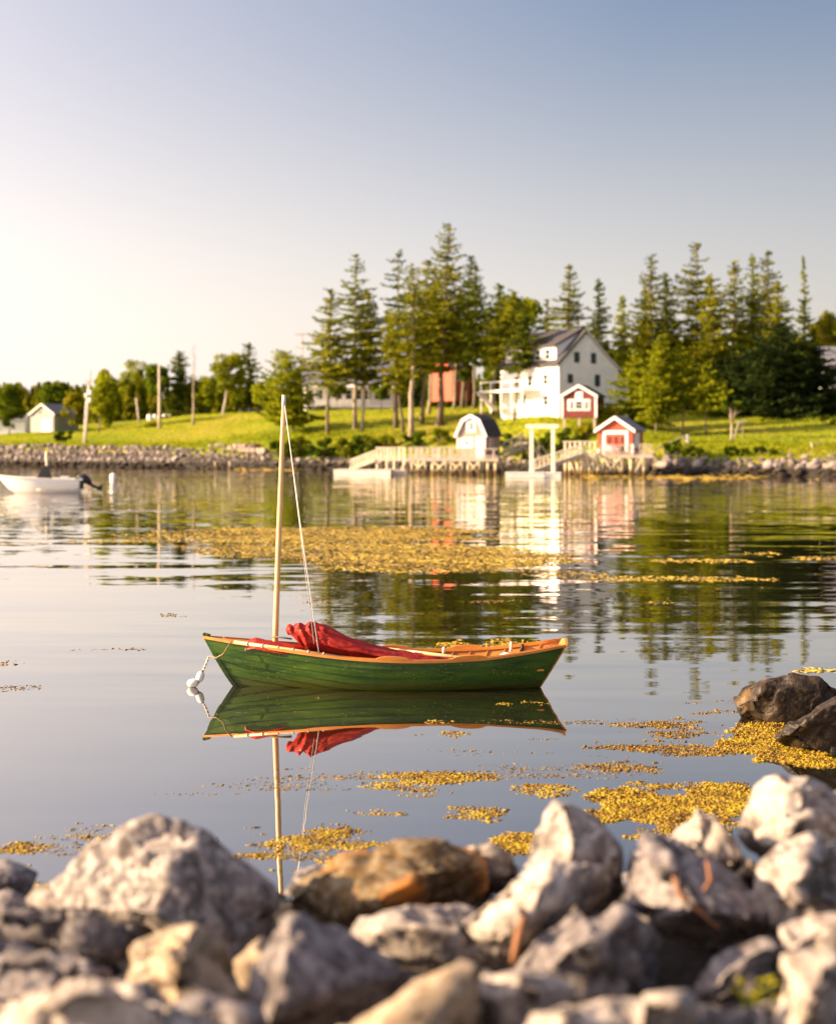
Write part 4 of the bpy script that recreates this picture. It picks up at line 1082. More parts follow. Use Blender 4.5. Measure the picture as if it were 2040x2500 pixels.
# boathouse dock
D3 = 176.0
x0, x1 = X_at(1371, D3), X_at(1590, D3); zd = Z_at(1109, D3); Ld = x1 - x0
root = empty('boathouse_dock', (x0, D3, 0), R(-11), 'timber deck on slanted pale pilings carrying the red boathouse', 'dock')
MB().box(0, Ld, 0, 6.5, zd - .12, zd).build('deck', M['weathered'], root)
MB().box(-.04, Ld + .04, -.1, -.003, zd - .36, zd - .03).build('fascia', M['weathered'], root)
ps = [.35, 1.55, 2.35, 3.2, 4.1, 5.3, 6.0, 6.9, 8.2]
for x in ps: bent(root, x, .1, zd - .14, -1.1, r=.15); bent(root, x + .15, 2.8, zd - .14, -1.0, r=.13)
for a_, b2 in ((.55, 1.35), (1.6, 2.3), (2.4, 3.1), (3.3, 4.0), (4.2, 5.2), (5.2, 6.0)):
    MB().bar((a_, -.03, zd - .3), (b2, -.03, .1), .07, .2).build('brace', M['piling'], root)
for a_, b2 in ((2.3, 1.7), (5.9, 4.4), (8.1, 7.2)): MB().bar((a_, -.1, zd - .3), (b2, -.1, .15), .07, .2).build('brace', M['piling'], root)
rail(root, (.05, .05, zd), (3.55, .05, zd), 1.28, 7, 'dock_pale', bw=.2)
rail(root, (3.7, .05, zd), (7.6, .05, zd), .9, 16, 'weathered', bw=.05)
rail(root, (7.7, .05, zd), (Ld, .05, zd), 1.0, 5, 'weathered', bw=.12)
MB().box(6.95, 7.2, -.12, -.03, zd + .05, zd + 1.05).build('notice_board', M['white_paint'], root)
# red boathouse
c = Vector((X_at(1502, 177.6) , 177.9, zd + .003))
root = gable_shed('red_boathouse', c, R(-24), 3.7, 3.6, 2.5, 3.72, 'red_paint', 'roof_grey', 'white_paint', 'bright red boathouse with white gable trim on the piled deck', .3, 'boathouse')
for s in (-1, 1): MB().box(s * 1.2 - .15, s * 1.2 + .15, -.06, -.003, 0, 2.05).build('door_post', M['white_paint'], root)
MB().box(-1.35, 1.35, -.065, -.004, 2.05, 2.4).build('lintel', M['white_paint'], root)
for i, s in enumerate((-.7, 0, .7)):
    dr = MB().box(s - .34, s + .34, -.045, -.004, .02, 2.04).build('door', M['red_paint'], root)
    window(root, s + .05, 1.45, .26, .62, -.045, frame=.04, m='red_paint')
MB().box(1.852, 1.90, .5, 2.3, .6, 2.2).build('side_door', M['white_paint'], root)
for i in range(9):
    xx = -1.75 + i * .4375
    MB().box(xx - .02, xx + .02, -.022, -.002, 0 if abs(xx) > 1.4 else 2.42, 2.55 + (1.85 - abs(xx)) * .6).build('batten', M['red_paint'], root)
# deck chairs
def deck_chair(x, y, z, rz, label):
    root = empty('deck_chair', (x, y, z), rz, label, 'chair', 'white slatted chairs on the boathouse deck')
    for i in range(5):
        xx = -.26 + i * .13
        MB().bar((xx, .12, .30), (xx * 1.25, .55, 1.02 - abs(i - 2) * .05), .11, .025, up=(0, 1, 0)).build('back_slat', M['white_paint'], root)
    for i in range(4): MB().bar((-.3, -.42 + i * .14, .40 - i * .03), (.3, -.42 + i * .14, .40 - i * .03), .12, .025).build('seat_slat', M['white_paint'], root)
    for s in (-1, 1):
        MB().bar((s * .34, -.5, .6), (s * .34, .35, .6), .14, .03).build('armrest', M['white_paint'], root)
        MB().bar((s * .32, -.42, 0), (s * .32, -.42, .585), .05, .1).build('leg', M['white_paint'], root)
        MB().bar((s * .32, .45, 0), (s * .32, -.3, .38), .05, .1).build('leg', M['white_paint'], root)
deck_chair(x0 + 4.5, D3 + .9, zd, R(-15), 'white slatted deck chair, the one nearer the gangway railing')
deck_chair(x0 + 5.3, D3 + .85, zd, R(10), 'white slatted deck chair, the one nearer the dark bin')
o = MB().tube([(0, 0, 0), (0, 0, .05), (0, 0, .85), (0, 0, .9)], [.22, .25, .28, .2], 14).build('bin', M['black'], sm=True, loc=(x0 + 6.15, D3 + .7, zd)); tag(o, 'dark round bin in front of the boathouse doors', 'bin')
o = MB().tube([(0, 0, 0), (0, 0, .35), (0, 0, .45), (0, 0, .6)], [.14, .16, .06, .08], 12).build('lantern', M['gel_white'], sm=True, loc=(x0 + 3.75, D3 + .4, zd)); tag(o, 'white lantern standing at the end of the deck railing', 'lantern')

# gangway and float with timber gantry
D4 = 166.0
gw = empty('gangway', (X_at(1302, 170), 170, 0), 0, 'sloping railed gangway from the gantry float up to the boathouse deck', 'gangway')
b0 = Vector((0, 0, .55)); t0 = Vector((X_at(1425, D3) - X_at(1302, 170), 5.8, zd - .05))
for yy in (0, 1.2):
    a, b_ = b0 + Vector((0, yy, 0)), t0 + Vector((0, yy, 0))
    MB().bar(a, b_, .12, .36).build('stringer', M['dock_pale'], gw)
    rail(gw, a, b_, 1.05, 12, 'dock_pale', bw=.1, low=False)
MB().bar(b0 + Vector((0, .6, .1)), t0 + Vector((0, .6, .1)), 1.1, .06).build('walkway', M['weathered'], gw)
fx0, fx1 = X_at(1233, D4), X_at(1368, D4)
fl = empty('float', (fx0, D4, 0), R(-5), 'white floating platform under the timber gantry', 'float')
MB().box(0, (fx1 - fx0) * .7, 0, 3.2, .02, .42).build('hull', M['float_white'], fl)
MB().box((fx1 - fx0) * .7 + .02, fx1 - fx0, 0.1, 3.2, .02, .42).build('hull', M['float_white'], fl)
MB().box(-.05, (fx1 - fx0) * .7, -.06, 3.2, .42, .5).build('deck', M['gel_white'], fl)
MB().box((fx1 - fx0) * .7 + .02, fx1 - fx0 + .05, .04, 3.2, .42, .5).build('deck', M['float_white'], fl)
gt = empty('gantry', (X_at(1297, 168), 168, .5), R(-14), 'tall greenish timber gantry of two posts and a crossbeam on the white float', 'gantry')
gw_ = X_at(1350, 168) - X_at(1297, 168); gh = Z_at(1041, 168) - .5
for s in (0, gw_): MB().box(s - .17, s + .17, -.14, .14, 0.003, gh - .18).build('post', M['treated'], gt)
MB().box(-.55, gw_ + .55, -.17, .17, gh - .18, gh + .18).build('crossbeam', M['treated'], gt)

# ------------------------------------------------------------------ other buildings in the trees
def long_house(name, dx0, dx1, dyb, D, he, hp, dep, rot, wallm, roofm, label, wins=(), porch=False):
    a = S(dx0, dyb, D); w = (dx1 - dx0) * K / F * D / max(.3, math.cos(rot))
    root = empty(name, (a.x, D, a.z), rot, label, 'house')
    MB().prism([(0, -1.5), (dep, -1.5), (dep, he), (dep / 2, hp), (0, he)], 'x', 0, w).build('wall', M[wallm], root)
    r_ = MB(); sl = (hp - he) / (dep / 2)
    r_.prism([(-.4, he - .4 * sl + .03), (dep / 2, hp + .03), (dep / 2, hp + .2), (-.4, he - .4 * sl + .2)], 'x', -.3, w + .3)
    r_.prism([(dep + .4, he - .4 * sl + .03), (dep / 2 + .001, hp + .03), (dep / 2 + .001, hp + .2), (dep + .4, he - .4 * sl + .2)], 'x', -.3, w + .3)
    r_.build('roof', M[roofm], root)
    for (u, z, ww, hh) in wins: window(root, u * w, z, ww, hh, 0.0)
    if porch:
        for i in range(8): MB().box(w * (i / 7) - .09, w * (i / 7) + .09, -2.1, -1.9, -.5, 2.5).build('porch_post', M['white_paint'], root)
        MB().prism([(-2.4, 2.4), (-.004, 3.0), (-.004, 3.15), (-2.4, 2.55)], 'x', -.2, w + .2).build('porch_roof', M['white_paint'], root)
        MB().box(0, w, -2.1, -.004, -.7, -.3).build('porch_floor', M['white_paint'], root)
    return root
long_house('porch_house', 634, 815, 838, 275, 3.1, 6.3, 8, R(6), 'house_white', 'roof_grey', 'long white house with porch and grey roof behind the grove', [(i / 9 + .05, 1.4, .9, 1.4) for i in range(9)], True)
c = S(668, 800, 272)
# red building behind grove
long_house('red_building', 940, 976, 812, 266, 3.6, 6.0, 7, R(30), 'red_paint', 'roof_dark', 'red building glimpsed between the spruce trunks', [(.25, 2.2, .8, 1.2), (.7, 2.2, .8, 1.2)])
# grey garage, gable to the viewer
c = S(88, 897, 292); root = gable_shed('grey_garage', (c.x, c.y, c.z), R(-22), 4.6, 7.5, 3.0, 4.6, 'grey_siding', 'roof_grey', 'white_paint', 'pale grey garage with a gable roof at the far left', .25, 'garage')
MB().box(-.1, 1.9, -.05, -.004, 0, 2.1).build('garage_door', M['gel_white'], root); window(root, -.5, 3.3, .5, .5, 0.0, frame=.06)
long_house('low_shed', -30, 52, 900, 300, 2.2, 3.4, 5, R(0), 'house_white', 'roof_grey', 'low white shed at the left edge beside the garage', [(.3, 1.2, .7, .8), (.7, 1.2, .7, .8)])
# cottage at right edge
long_house('cottage', 1706, 1800, 806, 226, 2.7, 5.4, 7, R(-4), 'house_white', 'roof_grey', 'small white cottage with grey roof at the right edge', [(.2, 1.3, 1.6, 1.3), (.6, 1.3, 1.2, 1.3)])

# upturned dinghy on the lawn
D = hit(788, 846); c = S(788, 846, D)
rows = []
for i in range(13):
    t = i / 12; x = -1.7 + 3.4 * t; wv = .75 * math.sin(math.pi * min(.97, .06 + t * .9)) ** .6; hv = .95 * math.sin(math.pi * min(.95, .1 + t * .82)) ** .5
    rows.append([(x, wv * math.cos(a), hv * math.sin(a)) for a in np.linspace(0, math.pi, 11)])
o = MB().grid(rows).build('upturned_dinghy', M['gel_white'], sm=True, loc=(c.x, D, gz1(c.x, D) - .03)); tag(o, 'white upturned dinghy on the lawn between the spruces', 'dinghy')

# small lawn things on the right
D = hit(1695, 930); c = S(1695, 930, D); root = empty('bench', (c.x, D, gz1(c.x, D)), R(5), 'small pale bench on the right lawn near the shore', 'bench')
MB().box(-.62, .62, -.2, .2, .42, .5).build('seat', M['weathered'], root)
for s in (-1, 1): MB().box(s * .48 - .05, s * .48 + .05, -.17, .17, -.05, .418).build('leg', M['weathered'], root)
D = hit(1538, 912); c = S(1538, 912, D); root = empty('lawn_swing_frame', (c.x, D, gz1(c.x, D)), 0, 'leaning wooden frame with a short beam beside the flat-topped tree', 'frame')
MB().bar((-.8, 0, -.1), (-.25, 0, 1.75), .14).build('leg', M['pole'], root); MB().bar((.1, 0, -.1), (.25, 0, 1.75), .1).build('leg', M['pole'], root)
MB().bar((-.35, 0, 1.8), (.5, 0, 1.95), .2, .26).build('beam', M['pole'], root)
D = hit(1427, 924); c = S(1427, 924, D); o = MB().box(-.13, .13, -.13, .13, -.1, .95).prism([(-.16, -.16), (.16, -.16), (.16, .16), (-.16, .16)], 'z', .953, 1.02).build('gate_post', M['white_paint'], loc=(c.x, D, gz1(c.x, D))); tag(o, 'short white post at the end of the path past the boathouse', 'post')
a = Vector((X_at(1595, 184), 184, 2.4)); b_ = Vector((c.x - .4, D, gz1(c.x, D) + .8)); root = empty('path_handrail', a, 0, 'weathered handrail running from the boathouse deck to the white post', 'handrail')
MB().bar((0, 0, .2), b_ - a, .08, .14).build('rail', M['weathered'], root)
for i in range(4):
    p = (b_ - a) * (i / 3); g0 = gz1(a.x + p.x, a.y + p.y) - a.z; MB().box(p.x - .05, p.x + .05, p.y - .05, p.y + .05, min(g0, p.z) - .3, p.z + .15).build('rail_post', M['weathered'], root)

# ------------------------------------------------------------------ boats
def interp(t, tab):
    """smooth Catmull-like interpolation through (t, value) pairs"""
    ts = [p[0] for p in tab]; vs = [p[1] for p in tab]
    if t <= ts[0]: return vs[0]
    if t >= ts[-1]: return vs[-1]
    i = max(k for k in range(len(ts)) if ts[k] <= t); i = min(i, len(ts) - 2)
    h = ts[i + 1] - ts[i]; u = (t - ts[i]) / h
    def sl(k):
        a, b_ = max(0, k - 1), min(len(ts) - 1, k + 1)
        return (vs[b_] - vs[a]) / (ts[b_] - ts[a])
    m0, m1 = sl(i) * h, sl(i + 1) * h
    return (2 * u ** 3 - 3 * u * u + 1) * vs[i] + (u ** 3 - 2 * u * u + u) * m0 + (-2 * u ** 3 + 3 * u * u) * vs[i + 1] + (u ** 3 - u * u) * m1

BX, BY = -.45, 22.92                         # middle of the boat
XS0, XS1 = -2.81 - BX, 1.90 - BX             # stem head and transom top
XK0, XK1 = -2.36 - BX, 1.52 - BX             # foot of stem and transom
SHEER = [(0, .645), (.12, .575), (.25, .505), (.4, .435), (.55, .400), (.68, .402), (.8, .432), (.92, .505), (1, .57)]
BEAM = [(0, .012), (.08, .17), (.2, .37), (.35, .56), (.5, .645), (.65, .63), (.8, .54), (.92, .425), (1, .35)]
KEEL = [(0, -.06), (.1, -.12), (.5, -.14), (.9, -.11), (1, -.09)]
def hull_pt(t, u, off=0.0, sh=SHEER, be=BEAM, ke=KEEL, xs=(XS0, XS1), xk=(XK0, XK1)):
    b_, s, k = interp(t, be), interp(t, sh), interp(t, ke)
    a = u * math.pi / 2
    v = (lambda q: q * q * (3 - 2 * q))(min(1, t / .5)) * (1 - .25 * max(0, (t - .8) / .2))
    yr = math.sin(a) ** .85; zr = 1 - math.cos(a) ** 1.15
    y = b_ * ((1 - v) * u ** 1.05 + v * yr); z = k + (s - k) * ((1 - v) * u + v * zr)
    zf = (z - k) / (s - k)
    e = zf ** (.8 if t < .5 else 1.0)
    x = (xk[0] * (1 - e) + xs[0] * e) * (1 - t) + (xk[1] * (1 - zf) + xs[1] * zf) * t
    return Vector((x, y, z))
def hull_nrm(t, u):
    e = 1e-3
    du = hull_pt(t, min(1, u + e)) - hull_pt(t, max(0, u - e)); dt = hull_pt(min(1, t + e), u) - hull_pt(max(0, t - e), u)
    n_ = dt.cross(du)
    if n_.y < 0: n_ = -n_
    return n_.normalized()
boat = empty('rowing_boat', (BX, BY, 0), 0, 'green lapstrake rowing boat with varnished rails and a wooden mast, moored in the foreground water', 'boat')
NT = 40
TT = [i / NT for i in range(NT + 1)]
US = [0, .17, .32, .46, .59, .72, .855, 1.0]
inner = MB()
for s in (-1, 1):
    inner.grid([[Vector((p.x, p.y * s, p.z)) for p in (hull_pt(t, u) - hull_nrm(t, u) * .016 for u in np.linspace(0.02, .99, 12))] for t in TT[1:]])
hull = inner.build('hull', M['varnish_in'], boat, True)
for s in (-1, 1):
    for k in range(7):
        u0, u1 = US[k], US[k + 1]
        mb = MB(); ring = []
        for t in TT:
            lap = min(1, t / .06)
            n0, n1 = hull_nrm(t, u0), hull_nrm(t, u1)
            a, c_ = hull_pt(t, u0), hull_pt(t, u1)
            m_ = hull_pt(t, (u0 + u1) / 2); nm_ = hull_nrm(t, (u0 + u1) / 2)
            pts = [a + n0 * .020 * lap, m_ + nm_ * .0105 * lap, c_ + n1 * .001, c_ - n1 * .008, m_ - nm_ * .006, a - n0 * .002]
            ring.append([Vector((p.x, p.y * s, p.z)) for p in pts])
        for r_ in ring: mb.v += [tuple(p) for p in r_]
        for i in range(NT):
            for j in range(6):
                a, b_ = i * 6 + j, i * 6 + (j + 1) % 6
                mb.f.append((a, b_, b_ + 6, a + 6))
        mb.f += [tuple(range(6)), tuple(range(NT * 6, NT * 6 + 6))]
        o = mb.build('strake', M['green_hull'], hull)
# rails
def along(s, off_y, dz, t0=0.0, t1=1.0, n=NT):
    out = []
    for i in range(n + 1):
        t = t0 + (t1 - t0) * i / n; p = hull_pt(t, 1.0); q = hull_nrm(t, 1.0)
        hn = Vector((q.x, q.y, 0)).normalized()
        out.append(Vector((p.x + hn.x * off_y, (p.y + hn.y * off_y) * s, p.z + dz)))
    return out
def strip(pts, w, h, s):
    mb = MB(); ring = []
    for i, p in enumerate(pts):
        d = (pts[min(i + 1, len(pts) - 1)] - pts[max(i - 1, 0)]).normalized(); r_ = d.cross(Vector((0, 0, 1))).normalized() * (w / 2)
        mb.v += [tuple(p - r_ - Vector((0, 0, h / 2))), tuple(p + r_ - Vector((0, 0, h / 2))), tuple(p + r_ + Vector((0, 0, h / 2))), tuple(p - r_ + Vector((0, 0, h / 2)))]
    for i in range(len(pts) - 1):
        for j in range(4): a, b_ = i * 4 + j, i * 4 + (j + 1) % 4; mb.f.append((a, b_, b_ + 4, a + 4))
    mb.f += [(0, 1, 2, 3), tuple(len(mb.v) - 4 + j for j in range(4))]
    return mb
for s in (-1, 1):
    strip(along(s, .018, .002), .032, .034, s).build('gunwale', M['varnish'], boat)
    strip(along(s, -.028, .004, .05, .99), .026, .04, s).build('inwale', M['varnish'], boat)
    for t in (.53, .735):
        P = along(s, -.008, .022, t - .048, t + .048, 8)
        mb = MB(); prof = [0, .022, .032, .036, .037, .036, .032, .022, 0]
        rows = []
        for p, hgt in zip(P, prof):
            rows.append([p + Vector((0, -.03, 0)), p + Vector((0, -.03, .004 + hgt)), p + Vector((0, .03, .004 + hgt)), p + Vector((0, .03, 0))])
        mb.grid(rows); mb.build('oarlock_pad', M['varnish'], boat)
# transom, stem, keel
tp = [hull_pt(1.0, u) for u in np.linspace(0, 1, 14)]
poly = [Vector((p.x, p.y, p.z)) for p in tp] + [Vector((tp[-1].x + .02, .2, tp[-1].z + .035)), Vector((tp[-1].x + .03, 0, tp[-1].z + .06)), Vector((tp[-1].x + .02, -.2, tp[-1].z + .035))] + [Vector((p.x, -p.y, p.z)) for p in reversed(tp)]
nn = len(poly); th = Vector((.03, 0, .0))
MB().add([p for p in poly] + [p + th for p in poly], [tuple(range(nn)), tuple(reversed(range(nn, 2 * nn)))] + [(i, (i + 1) % nn, (i + 1) % nn + nn, i + nn) for i in range(nn)]).build('transom', M['varnish'], boat)
st = [hull_pt(0, u) for u in np.linspace(0, 1, 12)]
sm_ = MB(); rows = []
st = [Vector((st[0].x + .25, 0, -.10))] + st + [Vector((st[-1].x - .012, 0, st[-1].z + .045))]
for p in st:
    rows.append([Vector((p.x + .05, -.03, p.z)), Vector((p.x - .012, -.012, p.z)), Vector((p.x - .012, .012, p.z)), Vector((p.x + .05, .03, p.z)), Vector((p.x + .05, -.03, p.z))])
sm_.grid(rows); sm_.f.append(tuple(len(sm_.v) - 5 + j for j in range(4)))
sm_.build('stem', M['green_hull'], boat)
MB().bar((st[-1].x + .0, 0, st[-1].z - .01), (st[-1].x + .09, 0, st[-1].z - .035), .05, .05).build('stem_head', M['green_hull'], boat)
kp = [hull_pt(t, 0) + Vector((0, 0, -.03)) for t in TT]
strip(kp, .04, .08, 1).build('keel', M['keel_red'], boat)
# boot top: thin dark red band at the waterline aft
for s in (-1, 1):
    rows = []
    for t in np.linspace(.52, 1, 26):
        us = np.linspace(0, 1, 120); zs = [hull_pt(t, u).z for u in us]
        def at(z): return float(np.interp(z, zs, us))
        rr = []
        for z in (-.03, .001 + .014 * min(1, (t - .52) / .15)):
            u = at(z); p = hull_pt(t, u) + hull_nrm(t, u) * .0155; rr.append(Vector((p.x, p.y * s, p.z)))
        rows.append(rr)
    MB().grid(rows).build('boot_top', M['keel_red'], boat)
# breasthook, thwarts, ribs, stern sheets
bh = [along(-1, -.03, .008, .02, .12, 6), along(1, -.03, .008, .02, .12, 6)]
MB().grid([[a, b_] for a, b_ in zip(*bh)]).build('breasthook', M['varnish'], boat)
def cross_y(t, z):
    us = np.linspace(0, 1, 100); pts = [hull_pt(t, u) for u in us]
    u = float(np.interp(z, [p.z for p in pts], us)); p = hull_pt(t, u); return p.x, p.y
for t, z in ((.27, .30), (.50, .21), (.74, .22), (.93, .25)):
    x, y = cross_y(t, z); wv = .12 if t < .9 else .2
    MB().box(x - wv, x + wv, -y + .02, y - .02, z - .012, z + .012).build('thwart', M['varnish'], boat)
for t in np.linspace(.3, .95, 14):
    for s in (-1, 1):
        P = [hull_pt(t, u) - hull_nrm(t, u) * .024 for u in np.linspace(.1, .97, 9)]
        MB().tube([(p.x, p.y * s, p.z) for p in P], .011, 5).build('rib', M['varnish_in'], boat)
# white fender cleats and black pin on the rail
for px, py, hgt, D, m_ in ((1083, 1590, .055, 23.4, 'line_white'), (1247, 1585, .10, 23.3, 'line_white'), (1271, 1588, .085, 23.3, 'black')):
    p = W(px, py, D) - Vector((BX, BY, 0))
    MB().tube([(p.x, p.y, p.z - .03), (p.x + (.025 if m_ == 'black' else 0), p.y, p.z + hgt)], [.022, .018], 8).build('rail_pin' if m_ == 'black' else 'rail_cleat', M[m_], boat, True)
# mast
mb_, mt_ = W(672, 1565, BY), W(693, 968, BY)
d = (mt_ - mb_).normalized(); foot = mb_ - d * .56
o0 = Vector((BX, BY, 0))
mast = MB().tube([foot - o0, mb_ - o0, mb_.lerp(mt_, .5) - o0, mb_.lerp(mt_, .85) - o0, mt_ - o0], [.04, .039, .036, .029, .023], 14).build('mast', M['spar'], boat, True)
MB().tube([mt_ - d * .14 - o0, mt_ + d * .02 - o0], [.0275, .025], 12).build('masthead_cap', M['line_white'], mast, True)
x, y = cross_y(.2, .5)
MB().box(x - .09, x + .09, -y + .03, y - .03, .455, .475).build('mast_thwart', M['varnish'], boat)
MB().tube([W(662, 1555, BY - .05) - o0, W(686, 1556, BY - .06) - o0, W(712, 1560, BY - .1) - o0], .012, 6).build('gooseneck', M['rope_dark'], boat, True)
hy = W(695, 990, BY - .02) - o0; hb = W(778, 1592, 22.42) - o0
MB().tube([hy, hy.lerp(hb, .5) + Vector((-.008, 0, -.01)), hb], .0062, 6).build('halyard', M['line_white'], boat, True)
MB().tube([hy + Vector((0, .01, .05)), hy.lerp(hb, .97) + Vector((-.05, .05, 0))], .004, 5).build('halyard', M['line_white'], boat, True)
# bailer resting on the stern sheets
c = W(1236, 1601, 22.9) - o0
p = W(1236, 1602, 22.9)
o = MB().tube([(-.1, 0, -.09), (-.09, 0, .0), (-.02, 0, .03), (.1, 0, .012), (.12, 0, -.09)], [.05, .07, .075, .06, .04], 10).build('bailer', M['gel_white'], sm=True, loc=(p.x, p.y, .345)); tag(o, 'white bailer lying in the stern of the green boat', 'bailer')
# furled red sail
sail = empty('furled_sail', (BX - .4, BY - .1, .3), 0, 'bundled dark red sail heaped over the middle of the green boat', 'sail')
so = Vector((BX - .4, BY - .1, .3))
SEC = [(698, 1533, 1541, .03), (702, 1526, 1548, .09), (712, 1523, 1553, .13), (724, 1524, 1560, .16), (735, 1525, 1572, .19), (748, 1522, 1584, .2), (772, 1518, 1590, .21), (790, 1526, 1594, .22), (820, 1541, 1598, .24), (850, 1555, 1602, .25), (880, 1566, 1606, .28), (915, 1578, 1610, .31), (960, 1589, 1614, .34), (1010, 1598, 1618, .34), (1060, 1605, 1620, .30), (1094, 1612, 1621, .18)]
sx_ = [q[0] for q in SEC]
rows = []; NA = 40
for i in range(110):
    px = 698 + (1094 - 698) * i / 109
    yt, yb, hd = (float(np.interp(px, sx_, [q[k] for q in SEC])) for k in (1, 2, 3))
    D = 22.72
    zt, zb = EYE - (yt - HY) / F * D, EYE - (yb - HY) / F * D
    xx = (px - CX) / F * D
    row = []
    for k in range(NA + 1):
        a = 2 * math.pi * k / NA
        e = .8
        ca, sa = math.copysign(abs(math.cos(a)) ** 1.15, math.cos(a)), math.copysign(abs(math.sin(a)) ** (1.25 if px > 760 else .9), math.sin(a))
        p = Vector((xx, D + max(0, (px - 860) / 900) + hd * ca, (zt + zb) / 2 + (zt - zb) / 2 * sa))
        q = Vector((p.x * 3.2, p.y * 5, p.z * 7 + p.x * 3.5))
        def tri(v): return abs((v % 1.0) * 2 - 1) - .5
        wob = mnoise.noise(q * .7) * .5
        gath = max(0, min(1, (800 - px) / 60))
        f = gath * (tri(xx * 6.0 + math.sin(a) * .45 + wob) * .075 + tri(xx * 11 - math.cos(a) * .5 + wob * 1.6) * .025)
        f += (1 - gath * .6) * (tri(a * 1.3 + xx * .35 + wob * .8) * .035 + tri(a * 2.7 - xx * .6 + wob) * .014)
        f += tri(mnoise.noise(q * 1.1 + Vector((5, 1, 2))) * 3) * (.022 if px < 800 else .008)
        env = min(1, i / 5, (109 - i) / 10)
        dirv = Vector((0, ca * .8, sa)).normalized()
        p += dirv * f * env * .8
        p.x += mnoise.noise(q * 1.3 + Vector((3, 3, 3))) * .03 * env
        row.append(p - so)
    rows.append(row)
mb = MB().grid(rows)
cl = mb.build('sail_cloth', M['red_cloth'], sail, True); cl.data.set_sharp_from_angle(angle=R(16))
rows = []
FL = [(598, 1566, .02), (606, 1562, .06), (624, 1556, .12), (650, 1562, .16), (690, 1569, .17), (720, 1573, .17), (742, 1576, .1)]
for i in range(40):
    px = 598 + 144 * i / 39; yt = float(np.interp(px, [q[0] for q in FL], [q[1] for q in FL])); hd = float(np.interp(px, [q[0] for q in FL], [q[2] for q in FL]))
    row = []
    for k in range(15):
        v = -1 + 2 * k / 14; p = W(px, yt, 22.7); q = p * 6 + Vector((v * 2, 0, 0))
        row.append(Vector((p.x, 22.72 + v * hd * 1.3, p.z - .12 * abs(v) ** 1.6 - .02 * abs(mnoise.noise(q)))) - so)
    rows.append(row)
MB().grid(rows).build('sail_flap', M['red_cloth'], sail, True)
# loose spars
def spar(name, a, b_, r, label, lash=0):
    root = empty(name, a, 0, label, 'spar')
    v = b_ - a
    MB().tube([Vector(), v * .5, v], [r, r, r * .6], 10).build('shaft', M['spar'], root, True)
    for i in range(lash):
        c = v * (.12 + .8 * i / lash); dn = v.normalized()
        MB().tube([c - dn * .008, c + dn * .008], r * 1.25, 10).build('lashing', M['rope'], root, True)
spar('sail_spar', W(572, 1567.5, 22.66), W(850, 1606.5, 22.33), .024, 'wooden spar with lashings lying along the near rail of the green boat', 6)
spar('sail_spar', W(905, 1581, 23.35), W(1178, 1611, 22.45), .026, 'long bare spar lying across the boat from the far rail to the near rail')
# mooring
a = W(555, 1575, 22.66); b_ = W(511, 1603, 22.88); c = W(498, 1637, 22.8)
o = MB().tube([W(566, 1566, 22.66), W(556, 1580, 22.63), W(545, 1597, 22.66), W(528, 1606, 22.78), W(511, 1602, 22.87)], .010, 7).build('painter_rope', M['rope_dark'], sm=True); tag(o, 'dark rope looped round the bow of the green boat', 'rope')
rp = empty('mooring_rope', W(511, 1602, 22.9), 0, 'pale twisted mooring rope hanging from the bow to the buoys', 'rope')
r0 = W(511, 1602, 22.9)
for k in range(2):
    pts = []
    for i in range(13):
        t = i / 12; p = W(511, 1602, 22.88).lerp(W(492, 1646, 22.86), t); an = t * 16 + k * math.pi
        pts.append(p + Vector((math.cos(an), math.sin(an), 0)) * .010 - r0)
    MB().tube(pts, .009, 6).build('strand', M['rope'], rp, True)
def buoy(loc, axis, L, r, label, m_='buoy'):
    root = empty('mooring_buoy', loc, 0, label, 'buoy', 'small white buoys at the bow of the green boat')
    ax = Vector(axis).normalized(); pts, rs = [], []
    for i in range(13):
        u = -1 + 2 * i / 12; pts.append(ax * u * L / 2); rs.append(max(.008, r * math.sqrt(max(0, 1 - abs(u) ** 2.6))))
    MB().tube(pts, rs, 16).build('body', M[m_], root, True)
    MB().tube([ax * L * .46, ax * L * .56], [.02, .016], 8).build('collar', M['rope_dark'], root, True)
buoy(W(489, 1652, 22.84), (.35, 0, 1), .155, .052, 'oval white buoy hanging on the rope above the water')
buoy(W(471, 1668, 22.8) , (1, .1, .12), .15, .058, 'oval white buoy lying on the water surface')

# ------------------------------------------------------------------ white motorboat and small buoy
D = 114.0
mx0 = X_at(-4, D); mx1 = X_at(197, D)
mboat = empty('motorboat', ((mx0 + mx1) / 2, D, 0), R(4), 'white open motorboat with a covered console and tilted outboard', 'boat')
hl = (mx1 - mx0) / 2
sh2 = [(0, 1.12), (.3, 1.02), (.7, .93), (1, .88)]; be2 = [(0, .03), (.1, .45), (.3, .92), (.6, 1.05), (1, .98)]; ke2 = [(0, .1), (.15, -.15), (.5, -.25), (1, -.25)]
def mp_(t, u): return hull_pt(t, u, sh=sh2, be=be2, ke=ke2, xs=(-hl, hl), xk=(-hl + .95, hl - .1))
mb = MB()
for s in (-1, 1): mb.grid([[Vector((p.x, p.y * s, p.z)) for p in (mp_(t, u) for u in np.linspace(0, 1, 10))] for t in np.linspace(0, 1, 24)])
mh = mb.build('hull', M['gel_white'], mboat, True)
MB().grid([[Vector((mp_(t, 1).x, -mp_(t, 1).y * k, mp_(t, 1).z - .02 - .28 * (1 if abs(k) < .8 and t > .15 else 0))) for k in (1, .85, .79, 0, -.79, -.85, -1)] for t in np.linspace(0.01, 1, 20)]).build('deck', M['gel_white'], mboat)
pl = [mp_(1, u) for u in np.linspace(0, 1, 9)]
MB().add([Vector((p.x, p.y, p.z)) for p in pl] + [Vector((p.x, -p.y, p.z)) for p in reversed(pl)], [tuple(range(18))]).build('transom', M['gel_white'], mboat)
